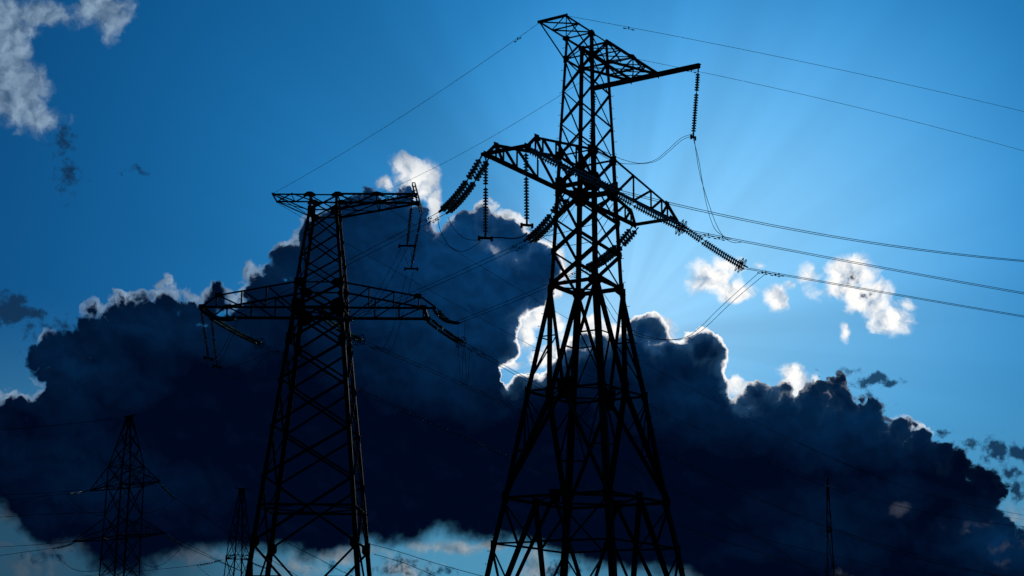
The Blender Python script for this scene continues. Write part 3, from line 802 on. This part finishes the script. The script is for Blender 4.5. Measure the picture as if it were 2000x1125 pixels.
insulator((-20.02, 105.52, 24.50), (-17.32, 110.22, 23.65), 0.10, "insulator string with ring, farther of the two sloping right under the straight pylon's left arm", 'strings on the straight pylon facing away', 0.36, None, 0.85)
insulator((-19.66, 105.31, 24.50), (-16.96, 110.01, 23.65), 0.10, "insulator string with ring, nearer of the two sloping right under the straight pylon's left arm", 'strings on the straight pylon facing away', 0.36, None, 0.85)
insulator((-12.53, 105.32, 24.50), (-10.33, 109.15, 23.72), 0.10, "insulator string with ring, farther of the two sloping right across the straight pylon's body", 'strings on the straight pylon facing away', 0.36, None, 0.85)
insulator((-12.16, 105.11, 24.50), (-9.96, 108.94, 23.72), 0.10, "insulator string with ring, nearer of the two sloping right across the straight pylon's body", 'strings on the straight pylon facing away', 0.36, None, 0.85)
insulator((-5.73, 105.14, 24.50), (-3.45, 109.10, 23.65), 0.10, "insulator string with ring, farther of the two sloping away below the straight pylon's right tip", 'strings on the straight pylon facing away', 0.36, None, 0.85)
insulator((-5.37, 104.93, 24.50), (-3.09, 108.89, 23.65), 0.10, "insulator string with ring, nearer of the two sloping away below the straight pylon's right tip", 'strings on the straight pylon facing away', 0.36, None, 0.85)
insulator((-1.32, 74.37, 25.80), (-1.28, 74.37, 21.73), 0, "insulator string hanging straight from the largest pylon's far left arm tip", 'jumper strings hanging upright on the largest pylon', 0, (0.3, 0.05, 0))
insulator((0.58, 73.11, 25.80), (0.66, 73.11, 22.03), 0, "insulator string hanging in front of the left arm truss beside the largest pylon's body", 'jumper strings hanging upright on the largest pylon', 0, (0.25, 0.05, 0))
insulator((9.99, 83.44, 33.85), (9.65, 83.44, 29.92), 0, 'insulator string hanging free from the outer end of the long top beam', 'jumper strings hanging upright on the largest pylon', 0, (0.12, 0.12, 0))
insulator((4.52, 87.05, 33.85), (4.33, 87.05, 30.54), 0, "insulator string hanging close beside the largest pylon's mast leg", 'jumper strings hanging upright on the largest pylon', 0, (0.12, 0.12, 0))
insulator((-19.93, 102.13, 24.40), (-19.27, 102.13, 21.12), 0, "outermost insulator string hanging at the straight pylon's left arm tip", 'jumper strings hanging on the straight pylon', 0, (0.2, 0.3, 0))
insulator((-19.84, 105.41, 24.40), (-19.29, 105.41, 21.20), 0, "second insulator string hanging at the straight pylon's left arm tip, just inside the outermost", 'jumper strings hanging on the straight pylon', 0, (0.2, 0.3, 0))
insulator((-6.37, 100.22, 32.10), (-6.69, 100.22, 28.16), 0, "insulator string with a bar hanging from the near end of the straight pylon's top beam", 'jumper strings hanging on the straight pylon', 0, (0.5, 0.0, 0))
insulator((-6.21, 106.61, 32.10), (-6.80, 106.61, 28.26), 0, 'longest insulator string on the straight pylon, hanging lowest from the top beam', 'jumper strings hanging on the straight pylon', 0, (0.42, 0.0, 0))

# ------------------------------------------------------------------ cables
def cable(name, pts, r, label, cat, group=None):
    pts = [Vector(p) for p in pts]; o0 = pts[0].copy()
    bm = bmesh.new(); tube(bm, [p - o0 for p in pts], r, 6)
    o = link(name, bm, CABLE, smooth=True); o.location = o0
    o['label'] = label; o['category'] = cat
    if group: o['group'] = group
    return o


def span(S, d, s0, k, length, n=60):
    """free span from S along horizontal direction d: z = z0 + s0 t + k t^2"""
    S = Vector(S); out = []
    for i in range(n + 1):
        t = length * (i / n) ** 1.3; out.append((S.x + d[0] * t, S.y + d[1] * t, S.z + s0 * t + k * t * t))
    return out


def smooth(P, sub=8):
    P = [Vector(p) for p in P]; out = []
    for i in range(len(P) - 1):
        a, b, c, d = P[max(i - 1, 0)], P[i], P[i + 1], P[min(i + 2, len(P) - 1)]
        for k in range(sub):
            t = k / sub
            out.append(.5 * ((2 * b) + (c - a) * t + (2 * a - 5 * b + 4 * c - d) * t * t + (3 * b - 3 * c + d - a) * t ** 3))
    out.append(P[-1]); return out


def damper(o, pts, s, size=1.0):
    """vibration damper: two weights on a short arm clamped under the cable"""
    pts = [Vector(p) for p in pts]; p, d = at_len(pts, s); p = p - pts[0]; bm = bmesh.new()
    q = p - Vector((0, 0, .10)); boxbar(bm, p + Vector((0, 0, .03)), q, .04, .05, d)
    tube(bm, [q - d * .28 * size, q + d * .28 * size], .010, 5)
    for k in (-1, 1): tube(bm, [q + d * (.16 * k) * size, q + d * (.17 * k) * size, q + d * (.29 * k) * size, q + d * (.30 * k) * size], .030, 7)
    link('vibration_damper', bm, FITTING, o)


P = sag_pts((-3.63, 77.44, 23.87), (-16.87, 97.19, 22.88), 0.14, 30)
o = cable('conductor', P, 0.0160, 'upper cable of the long pair joining the two large pylons, meeting the left arm', 'cable', 'cables between the two large pylons')
damper(o, P, 1.0)
P = sag_pts((-3.28, 77.67, 23.87), (-16.52, 97.43, 22.88), 0.14, 30)
o = cable('conductor', P, 0.0160, 'lower cable of the long pair joining the two large pylons, meeting the left arm', 'cable', 'cables between the two large pylons')
damper(o, P, 1.0)
P = sag_pts((0.62, 83.34, 24.02), (-9.99, 98.17, 22.98), 0.11, 30)
o = cable('conductor', P, 0.0160, 'upper cable of the pair joining the two large pylons, meeting the straight body', 'cable', 'cables between the two large pylons')
damper(o, P, 1.0)
P = sag_pts((0.96, 83.58, 24.02), (-9.65, 98.41, 22.98), 0.11, 30)
o = cable('conductor', P, 0.0160, 'lower cable of the pair joining the two large pylons, meeting the straight body', 'cable', 'cables between the two large pylons')
damper(o, P, 1.0)
P = sag_pts((4.04, 89.82, 24.20), (-3.50, 99.55, 23.13), 0.07, 30)
o = cable('conductor', P, 0.0160, 'upper cable of the short pair joining the two large pylons, meeting the right arm', 'cable', 'cables between the two large pylons')
damper(o, P, 1.0)
P = sag_pts((4.37, 90.08, 24.20), (-3.17, 99.81, 23.13), 0.07, 30)
o = cable('conductor', P, 0.0160, 'lower cable of the short pair joining the two large pylons, meeting the right arm', 'cable', 'cables between the two large pylons')
damper(o, P, 1.0)
P = span((5.06, 74.74, 24.18), (0.9536, 0.3011), -0.1462, 0.00359, 130)
o = cable('conductor', P, 0.0160, 'upper cable of the top pair leaving the largest pylon towards the right edge', 'cable', 'paired cables crossing the bright sky')
P = span((5.18, 74.34, 24.12), (0.9536, 0.3011), -0.1462, 0.00359, 130)
o = cable('conductor', P, 0.0160, 'lower cable of the top pair leaving the largest pylon towards the right edge', 'cable', 'paired cables crossing the bright sky')
P = span((8.88, 80.91, 24.00), (0.9536, 0.3011), -0.0956, 0.00053, 130)
o = cable('conductor', P, 0.0160, 'upper cable of the middle pair leaving the largest pylon towards the right edge', 'cable', 'paired cables crossing the bright sky')
damper(o, P, 1.1)
damper(o, P, 1.9)
P = span((9.01, 80.51, 23.94), (0.9536, 0.3011), -0.0956, 0.00053, 130)
o = cable('conductor', P, 0.0160, 'lower cable of the middle pair leaving the largest pylon towards the right edge', 'cable', 'paired cables crossing the bright sky')
damper(o, P, 1.1)
damper(o, P, 1.9)
P = span((12.80, 87.30, 23.64), (0.9536, 0.3011), -0.0805, 0.00020, 130)
o = cable('conductor', P, 0.0160, 'upper cable of the bottom pair leaving the largest pylon towards the right edge', 'cable', 'paired cables crossing the bright sky')
damper(o, P, 1.1)
damper(o, P, 1.9)
P = span((12.93, 86.90, 23.58), (0.9536, 0.3011), -0.0805, 0.00020, 130)
o = cable('conductor', P, 0.0160, 'lower cable of the bottom pair leaving the largest pylon towards the right edge', 'cable', 'paired cables crossing the bright sky')
damper(o, P, 1.1)
damper(o, P, 1.9)
P = span((-17.32, 110.22, 23.65), (0.4983, 0.8670), -0.1218, 0.00041, 330)
o = cable('conductor', P, 0.0200, 'upper cable of the lowest pair from the straight pylon across the dark cloud', 'cable', 'paired cables crossing the dark cloud')
damper(o, P, 1.5)
P = span((-16.96, 110.01, 23.65), (0.4983, 0.8670), -0.1218, 0.00041, 330)
o = cable('conductor', P, 0.0200, 'lower cable of the lowest pair from the straight pylon across the dark cloud', 'cable', 'paired cables crossing the dark cloud')
damper(o, P, 1.5)
P = span((-10.33, 109.15, 23.72), (0.4983, 0.8670), -0.0593, -0.00064, 330)
o = cable('conductor', P, 0.0200, 'upper cable of the middle pair from the straight pylon across the dark cloud', 'cable', 'paired cables crossing the dark cloud')
damper(o, P, 1.5)
P = span((-9.96, 108.94, 23.72), (0.4983, 0.8670), -0.0593, -0.00064, 330)
o = cable('conductor', P, 0.0200, 'lower cable of the middle pair from the straight pylon across the dark cloud', 'cable', 'paired cables crossing the dark cloud')
damper(o, P, 1.5)
P = span((-3.45, 109.10, 23.65), (0.4983, 0.8670), -0.1250, 0.00052, 330)
o = cable('conductor', P, 0.0200, 'upper cable of the highest pair from the straight pylon across the dark cloud', 'cable', 'paired cables crossing the dark cloud')
damper(o, P, 1.2)
damper(o, P, 2.4)
P = span((-3.09, 108.89, 23.65), (0.4983, 0.8670), -0.1250, 0.00052, 330)
o = cable('conductor', P, 0.0200, 'lower cable of the highest pair from the straight pylon across the dark cloud', 'cable', 'paired cables crossing the dark cloud')
damper(o, P, 1.2)
damper(o, P, 2.4)
P = sag_pts((1.22, 77.60, 33.95), (-15.81, 102.76, 32.25), .35, 40)
o = cable('earth_cable', P, 0.0110, "thin earth cable sloping from the largest pylon's peak to the straight pylon's top left tip", 'cable', 'earth cables')
damper(o, P, 1.9)
P = sag_pts((4.97, 83.36, 33.95), (-8.94, 102.55, 32.20), .45, 40)
o = cable('earth_cable', P, 0.0110, "thin earth cable passing behind the largest mast down to the straight pylon's upper arm", 'cable', 'earth cables')
P = span((2.56, 76.72, 34.00), (0.9536, 0.3011), -0.0440, -0.00110, 130)
o = cable('earth_cable', P, 0.0110, 'highest thin earth cable, from the very top of the largest pylon to the edge', 'cable', 'earth cables')
damper(o, P, 3.4)
P = span((6.37, 82.43, 34.00), (0.9536, 0.3011), -0.0650, -0.00169, 130)
o = cable('earth_cable', P, 0.0110, 'second highest thin earth cable, passing behind the hanging insulator string', 'cable', 'earth cables')
damper(o, P, 3.4)
P = span((-15.76, 104.56, 32.20), (0.4983, 0.8670), -0.1137, 0.00045, 360)
o = cable('earth_cable', P, 0.0150, "thin earth cable from the straight pylon's top left tip, crossing the white cloud gap", 'cable', 'earth cables')
P = span((-8.89, 104.41, 32.20), (0.4983, 0.8670), -0.1106, 0.00045, 360)
o = cable('earth_cable', P, 0.0150, "thin earth cable from under the straight pylon's top arm, passing behind the largest pylon", 'cable', 'earth cables')
P = smooth([(-3.75, 77.55, 23.71), (-3.48, 76.92, 22.65), (-2.99, 76.29, 21.79), (-2.35, 75.66, 21.41), (-1.73, 75.03, 21.57), (-1.33, 74.40, 21.76)])
o = cable('jumper_cable', P, 0.0145, 'deeper of the two loops left of the hanging string at the upper left arm tip', 'jumper cable', 'jumper loops')
P = smooth([(-3.20, 77.55, 23.64), (-2.90, 76.76, 22.88), (-2.42, 75.98, 22.20), (-1.86, 75.19, 21.84), (-1.28, 74.40, 21.74)])
o = cable('jumper_cable', P, 0.0145, 'shallower of the two loops left of the hanging string at the upper left arm tip', 'jumper cable', 'jumper loops')
P = smooth([(-1.28, 74.40, 21.74), (-0.63, 73.93, 21.64), (0.05, 73.45, 21.47), (0.45, 72.97, 21.44), (0.66, 72.50, 21.49)])
o = cable('jumper_cable', P, 0.0300, 'thick nearly level link between the two upright strings on the upper left arm', 'jumper cable', 'jumper loops')
P = smooth([(0.65, 72.50, 21.83), (1.16, 72.79, 21.52), (1.83, 73.08, 21.22), (2.48, 73.38, 21.16), (3.21, 73.67, 21.32), (3.82, 73.96, 21.65), (4.61, 74.25, 22.89), (5.12, 74.54, 24.09)])
o = cable('jumper_cable', P, 0.0145, 'loop hanging low behind the largest body, joining upright string to the arm chord', 'jumper cable', 'jumper loops')
P = smooth([(0.65, 72.50, 21.71), (1.39, 72.79, 21.45), (2.11, 73.08, 21.64), (2.72, 73.38, 21.87), (3.33, 73.67, 22.14), (3.94, 73.96, 22.45), (4.61, 74.25, 23.27), (5.17, 74.54, 24.07)])
o = cable('jumper_cable', P, 0.0145, "nearly level jumper passing behind the legs just under the largest pylon's arms", 'jumper cable', 'jumper loops')
P = smooth([(9.65, 83.44, 29.86), (9.88, 83.15, 28.62), (10.01, 82.86, 27.39), (10.20, 82.57, 25.89), (10.54, 82.29, 24.56), (11.03, 82.00, 24.01), (11.34, 81.71, 23.83)])
o = cable('jumper_cable', P, 0.0145, 'jumper dropping from the free hanging string, bowing out widest to the paired cables', 'jumper cable', 'jumper loops')
P = smooth([(9.71, 83.44, 29.87), (9.78, 83.25, 28.94), (9.96, 83.06, 27.59), (10.50, 82.87, 25.56), (10.86, 82.68, 24.53), (11.23, 82.49, 23.98), (11.60, 82.30, 23.77), (11.92, 82.11, 23.75)])
o = cable('jumper_cable', P, 0.0145, 'jumper dropping straighter from the free hanging string to the paired cables', 'jumper cable', 'jumper loops')
P = smooth([(9.60, 83.44, 30.10), (9.05, 83.96, 30.03), (8.40, 84.47, 29.55), (7.75, 84.99, 29.13), (6.95, 85.50, 29.08), (6.00, 86.02, 29.47), (5.19, 86.53, 30.02), (4.44, 87.05, 30.42)])
o = cable('jumper_cable', P, 0.0145, 'upper of two curved jumpers from the free hanging string to the mast', 'jumper cable', 'jumper loops')
P = smooth([(9.60, 83.44, 29.98), (9.10, 83.96, 29.92), (8.40, 84.47, 29.41), (7.75, 84.99, 29.04), (6.81, 85.50, 29.05), (5.86, 86.02, 29.26), (5.04, 86.53, 29.78), (4.39, 87.05, 30.42)])
o = cable('jumper_cable', P, 0.0145, 'lower of two curved jumpers from the free hanging string to the mast', 'jumper cable', 'jumper loops')
P = smooth([(4.33, 87.05, 30.42), (4.10, 86.54, 29.65), (3.97, 86.02, 28.60), (3.44, 85.51, 27.11), (2.73, 85.00, 25.94), (2.22, 84.48, 25.08), (1.47, 83.97, 24.44), (0.81, 83.46, 23.96)])
o = cable('jumper_cable', P, 0.0145, 'jumper going steeply down left behind the largest body from the mast string', 'jumper cable', 'jumper loops')
P = smooth([(4.39, 87.05, 30.42), (4.22, 86.54, 29.50), (4.14, 86.02, 28.45), (3.58, 85.51, 26.97), (2.89, 85.00, 25.83), (2.33, 84.48, 25.11), (1.55, 83.97, 24.33), (0.95, 83.46, 23.88)])
o = cable('jumper_cable', P, 0.0145, 'second steep jumper behind the largest body, just beside the first', 'jumper cable', 'jumper loops')
P = smooth([(4.29, 89.95, 24.14), (4.78, 89.80, 23.36), (5.49, 89.64, 22.21), (6.11, 89.49, 21.23), (6.76, 89.33, 20.53), (7.46, 89.18, 20.19), (8.58, 89.03, 19.96), (9.42, 88.87, 20.00), (10.03, 88.72, 20.24), (10.68, 88.56, 20.79), (11.38, 88.41, 21.49), (12.52, 88.25, 22.55), (13.72, 88.10, 23.61)])
o = cable('jumper_cable', P, 0.0145, 'big hanging loop under the lower right arm, inner cable', 'jumper cable', 'jumper loops')
P = smooth([(4.24, 89.95, 24.05), (4.64, 89.82, 23.25), (5.26, 89.69, 22.10), (5.94, 89.56, 20.95), (6.76, 89.43, 20.35), (7.61, 89.31, 20.07), (8.74, 89.18, 19.97), (9.58, 89.05, 20.01), (10.28, 88.92, 20.25), (10.99, 88.79, 20.81), (11.84, 88.66, 21.64), (12.99, 88.53, 22.68), (14.17, 88.40, 23.66)])
o = cable('jumper_cable', P, 0.0145, 'big hanging loop under the lower right arm, outer cable', 'jumper cable', 'jumper loops')
P = smooth([(-16.69, 97.31, 22.82), (-17.32, 98.51, 22.04), (-17.96, 99.72, 21.25), (-18.62, 100.93, 20.82), (-19.23, 102.13, 20.98)])
o = cable('jumper_cable', P, 0.0145, 'jumper dropping from the sagging strings to the outermost hanging string', 'jumper cable', 'jumper loops')
P = smooth([(-16.60, 97.31, 22.76), (-17.30, 99.33, 22.05), (-18.08, 101.36, 21.37), (-18.74, 103.39, 21.16), (-19.29, 105.41, 21.20)])
o = cable('jumper_cable', P, 0.0145, 'jumper dropping from the sagging strings to the second hanging string', 'jumper cable', 'jumper loops')
P = smooth([(-19.33, 102.13, 21.01), (-19.42, 102.95, 20.54), (-19.29, 103.77, 20.29), (-19.12, 104.59, 20.58), (-19.22, 105.41, 21.13)])
o = cable('jumper_cable', P, 0.0145, 'tiny loop under the two strings at the far left arm tip', 'jumper cable', 'jumper loops')
P = smooth([(-19.29, 105.41, 21.17), (-18.79, 106.59, 21.32), (-18.15, 107.76, 21.80), (-17.50, 108.94, 22.38), (-16.76, 110.12, 23.11)])
o = cable('jumper_cable', P, 0.0145, 'shallower loop from the left hanging strings to the ringed strings', 'jumper cable', 'jumper loops')
P = smooth([(-19.22, 105.41, 21.07), (-18.89, 106.35, 20.76), (-18.20, 107.29, 20.80), (-17.52, 108.23, 21.40), (-16.94, 109.18, 22.43), (-16.62, 110.12, 23.04)])
o = cable('jumper_cable', P, 0.0145, 'deeper loop from the left hanging strings to the ringed strings', 'jumper cable', 'jumper loops')
P = smooth([(-7.05, 100.22, 28.06), (-7.60, 99.74, 26.69), (-8.17, 99.25, 25.34), (-8.82, 98.77, 23.98), (-9.45, 98.29, 23.15)])
o = cable('jumper_cable', P, 0.0145, 'first of two long jumpers from the short barred string to the body', 'jumper cable', 'jumper loops')
P = smooth([(-6.66, 100.22, 28.00), (-7.27, 99.74, 26.53), (-7.87, 99.25, 25.18), (-8.62, 98.77, 23.81), (-9.26, 98.29, 23.05)])
o = cable('jumper_cable', P, 0.0145, 'second of two long jumpers from the short barred string to the body', 'jumper cable', 'jumper loops')
P = smooth([(-7.08, 106.62, 28.04), (-7.41, 107.46, 26.93), (-7.78, 108.31, 25.62), (-8.22, 109.15, 24.37), (-8.65, 110.00, 23.75), (-8.98, 110.84, 23.42)])
o = cable('jumper_cable', P, 0.0145, 'first of two long jumpers from the longest string down to the ringed pair', 'jumper cable', 'jumper loops')
P = smooth([(-6.66, 106.62, 28.05), (-6.97, 107.58, 27.07), (-7.34, 108.55, 25.86), (-7.79, 109.51, 24.45), (-8.15, 110.48, 23.75), (-8.56, 111.44, 23.39)])
o = cable('jumper_cable', P, 0.0145, 'second of two long jumpers from the longest string down to the ringed pair', 'jumper cable', 'jumper loops')
P = smooth([(-6.85, 100.22, 28.03), (-6.95, 102.35, 28.04), (-6.91, 104.48, 28.07), (-7.01, 106.62, 28.29)])
o = cable('jumper_cable', P, 0.0145, 'short link between the two barred strings on the top beam, left', 'jumper cable', 'jumper loops')
P = smooth([(-6.46, 100.22, 28.03), (-6.52, 102.35, 28.11), (-6.65, 104.48, 28.18), (-6.81, 106.62, 28.29)])
o = cable('jumper_cable', P, 0.0145, 'short link between the two barred strings on the top beam, right', 'jumper cable', 'jumper loops')
P = smooth([(-3.33, 99.68, 23.13), (-3.36, 101.12, 22.08), (-3.32, 102.57, 21.04), (-3.21, 104.01, 20.11), (-2.85, 105.46, 20.27), (-2.81, 106.91, 21.70), (-2.82, 108.35, 22.85), (-2.80, 109.80, 23.42)])
o = cable('jumper_cable', P, 0.0145, "outer cable of the long hanging loop at the straight pylon's right end", 'jumper cable', 'jumper loops')
P = smooth([(-2.91, 99.18, 23.12), (-2.93, 100.86, 21.71), (-2.85, 102.55, 20.28), (-3.08, 104.24, 20.08), (-3.22, 105.92, 21.51), (-3.22, 107.61, 22.70), (-3.21, 109.30, 23.60)])
o = cable('jumper_cable', P, 0.0145, "inner cable of the long hanging loop at the straight pylon's right end", 'jumper cable', 'jumper loops')
P = smooth([(-43.22, 180.00, 29.17), (-48.29, 182.50, 28.98), (-53.59, 185.00, 28.83), (-59.01, 187.50, 28.73), (-66.93, 190.00, 28.41)])
o = cable('earth_cable', P, 0.0250, 'earth cable leaving the pointed top of the corner pylon to the edge', 'cable', 'cables of the lower left pylon')
P = smooth([(-49.23, 182.00, 20.91), (-54.21, 185.33, 20.76), (-58.68, 188.67, 20.60), (-66.86, 192.00, 20.26)])
o = cable('conductor', P, 0.0250, 'middle tier cable from the corner pylon to the edge, lower of two', 'cable', 'cables of the lower left pylon')
P = smooth([(-46.87, 182.00, 21.34), (-53.09, 185.33, 21.29), (-58.75, 188.67, 21.36), (-66.96, 192.00, 21.33)])
o = cable('conductor', P, 0.0250, 'middle tier cable from the corner pylon to the edge, upper of two', 'cable', 'cables of the lower left pylon')
P = smooth([(-50.37, 182.00, 14.87), (-54.31, 185.33, 14.68), (-58.18, 188.67, 14.48), (-66.26, 192.00, 13.75)])
o = cable('conductor', P, 0.0250, 'lowest cable from the corner pylon to the edge', 'cable', 'cables of the lower left pylon')
P = smooth([(-47.99, 182.00, 15.62), (-53.22, 185.33, 15.49), (-58.26, 188.67, 15.46), (-66.40, 192.00, 15.28)])
o = cable('conductor', P, 0.0250, 'lower tier cable from the corner pylon to the edge, just above the lowest', 'cable', 'cables of the lower left pylon')
P = smooth([(-44.52, 184.00, 19.12), (-52.31, 187.33, 19.13), (-59.16, 190.67, 19.02), (-67.40, 194.00, 18.77)])
o = cable('conductor', P, 0.0250, 'cable crossing the small blue gap at the left edge', 'cable', 'cables of the lower left pylon')
P = smooth([(-35.97, 176.00, 19.85), (-32.26, 170.80, 17.85), (-28.60, 165.60, 15.59), (-24.62, 160.40, 13.31), (-20.86, 155.20, 11.20), (-17.31, 150.00, 9.17)])
o = cable('conductor', P, 0.0250, "cable sloping down from the corner pylon's near middle arm", 'cable', 'cables of the lower left pylon')
P = smooth([(-34.91, 176.00, 14.85), (-31.25, 169.50, 13.40), (-28.50, 163.00, 12.31), (-24.89, 156.50, 10.86), (-21.01, 150.00, 9.13)])
o = cable('conductor', P, 0.0250, "upper cable sloping down from the corner pylon's near lower arm", 'cable', 'cables of the lower left pylon')
P = smooth([(-36.68, 176.00, 16.13), (-32.34, 169.50, 14.16), (-28.51, 163.00, 12.41), (-25.39, 156.50, 11.09), (-21.48, 150.00, 9.22)])
o = cable('conductor', P, 0.0250, "lower cable sloping down from the corner pylon's near lower arm", 'cable', 'cables of the lower left pylon')
P = smooth([(-49.23, 182.00, 20.86), (-48.23, 181.50, 19.85), (-46.91, 181.00, 18.97), (-45.33, 180.50, 18.43), (-43.81, 180.00, 18.51)])
o = cable('jumper_cable', P, 0.0250, "small loop under the corner pylon's far middle arm", 'jumper cable', 'jumper loops of the corner pylon')
P = smooth([(-50.37, 182.00, 14.81), (-49.30, 181.50, 13.67), (-47.86, 181.00, 12.65), (-46.31, 180.50, 12.31), (-44.51, 180.00, 12.41)])
o = cable('jumper_cable', P, 0.0250, "small loop under the corner pylon's far lower arm", 'jumper cable', 'jumper loops of the corner pylon')
P = smooth([(-35.97, 176.00, 19.85), (-37.07, 177.00, 19.23), (-38.35, 178.00, 18.71), (-39.67, 179.00, 18.63), (-40.75, 180.00, 18.88)])
o = cable('jumper_cable', P, 0.0250, "small loop under the corner pylon's near middle arm", 'jumper cable', 'jumper loops of the corner pylon')
P = smooth([(-34.91, 176.00, 14.79), (-35.93, 177.00, 13.88), (-37.29, 178.00, 13.01), (-38.75, 179.00, 12.79), (-40.29, 180.00, 13.50)])
o = cable('jumper_cable', P, 0.0250, "small loop under the corner pylon's near lower arm", 'jumper cable', 'jumper loops of the corner pylon')
P = smooth([(-43.02, 228.00, 16.13), (-46.21, 224.75, 15.47), (-49.63, 221.50, 14.82), (-53.60, 218.25, 14.17), (-59.41, 215.00, 13.39)])
o = cable('conductor', P, 0.0250, 'cable running from the far pylon across the pale cloud at the bottom edge', 'cable', 'cables of the far pylon beside the straight one')
P = smooth([(-43.02, 228.00, 16.13), (-42.46, 229.00, 15.50), (-41.39, 230.00, 14.59)])
o = cable('jumper_cable', P, 0.0250, "short drooping cable under the far pylon's small string", 'jumper cable', 'cables of the far pylon beside the straight one')
P = smooth([(-12.57, 150.00, 13.21), (-9.65, 145.00, 12.19), (-6.26, 140.00, 10.91), (-2.67, 135.00, 9.70), (0.25, 130.00, 8.72)])
o = cable('conductor', P, 0.0250, 'thin cable crossing the bright strip between the two large bases', 'cable', 'thin cables in the bright strip under the cloud')
P = smooth([(-20.26, 150.00, 13.27), (-17.03, 146.67, 11.69), (-14.83, 143.33, 10.51), (-12.72, 140.00, 9.55)])
o = cable('conductor', P, 0.0250, "thin cable seen between the straight pylon's feet", 'cable', 'thin cables in the bright strip under the cloud')
P = smooth([(-12.31, 150.00, 12.34), (-9.18, 145.00, 11.21), (-6.23, 140.00, 9.84), (-3.91, 135.00, 8.87)])
o = cable('conductor', P, 0.0250, 'second thin cable in the bright strip, lower and steeper', 'cable', 'thin cables in the bright strip under the cloud')
P = smooth([(31.46, 262.00, 26.10), (42.69, 271.50, 23.99), (54.77, 281.00, 22.38), (68.94, 290.50, 20.19), (84.05, 300.00, 18.00)])
o = cable('conductor', P, 0.0350, 'lower dark cable passing the slim far pylon', 'cable', 'cables of the slim far pylon')
P = smooth([(54.60, 275.00, 26.19), (64.59, 286.25, 24.80), (76.25, 297.50, 23.07), (91.41, 308.75, 20.80), (105.49, 320.00, 19.27)])
o = cable('conductor', P, 0.0350, "cable leaving the slim far pylon's lower arm to the edge", 'cable', 'cables of the slim far pylon')
P = smooth([(45.31, 255.00, 37.85), (59.70, 270.00, 34.99), (76.23, 285.00, 32.52), (99.71, 300.00, 30.34)])
o = cable('conductor', P, 0.0300, 'cable sloping across the cloud above the slim pylon, upper', 'cable', 'cables of the slim far pylon')
P = smooth([(40.40, 255.00, 34.57), (55.35, 270.00, 31.81), (76.08, 285.00, 29.59), (99.60, 300.00, 28.67)])
o = cable('conductor', P, 0.0300, 'cable sloping across the cloud above the slim pylon, lower', 'cable', 'cables of the slim far pylon')
insulator((-46.87, 182.00, 21.28), (-49.23, 182.00, 20.86), .08, "tiny string at the corner pylon's far middle arm tip", 'small strings on the distant pylons', 0, None, 1.35)
insulator((-48.25, 183.00, 15.59), (-50.59, 183.00, 14.94), .08, "tiny string at the corner pylon's far lower arm tip", 'small strings on the distant pylons', 0, None, 1.35)
insulator((-37.83, 176.00, 21.59), (-35.97, 176.00, 19.85), .08, "tiny string at the corner pylon's near middle arm tip", 'small strings on the distant pylons', 0, None, 1.35)
insulator((-36.58, 175.00, 16.10), (-34.71, 175.00, 14.77), .08, "tiny string at the corner pylon's near lower arm tip", 'small strings on the distant pylons', 0, None, 1.35)
insulator((-39.71, 229.00, 17.00), (-43.21, 229.00, 16.19), .08, 'tiny string on the far pylon over the pale cloud', 'small strings on the distant pylons', 0, None, 1.35)
insulator((-35.89, 226.00, 16.76), (-33.18, 226.00, 15.69), .08, "tiny string behind the straight pylon's foot", 'small strings on the distant pylons', 0, None, 1.35)
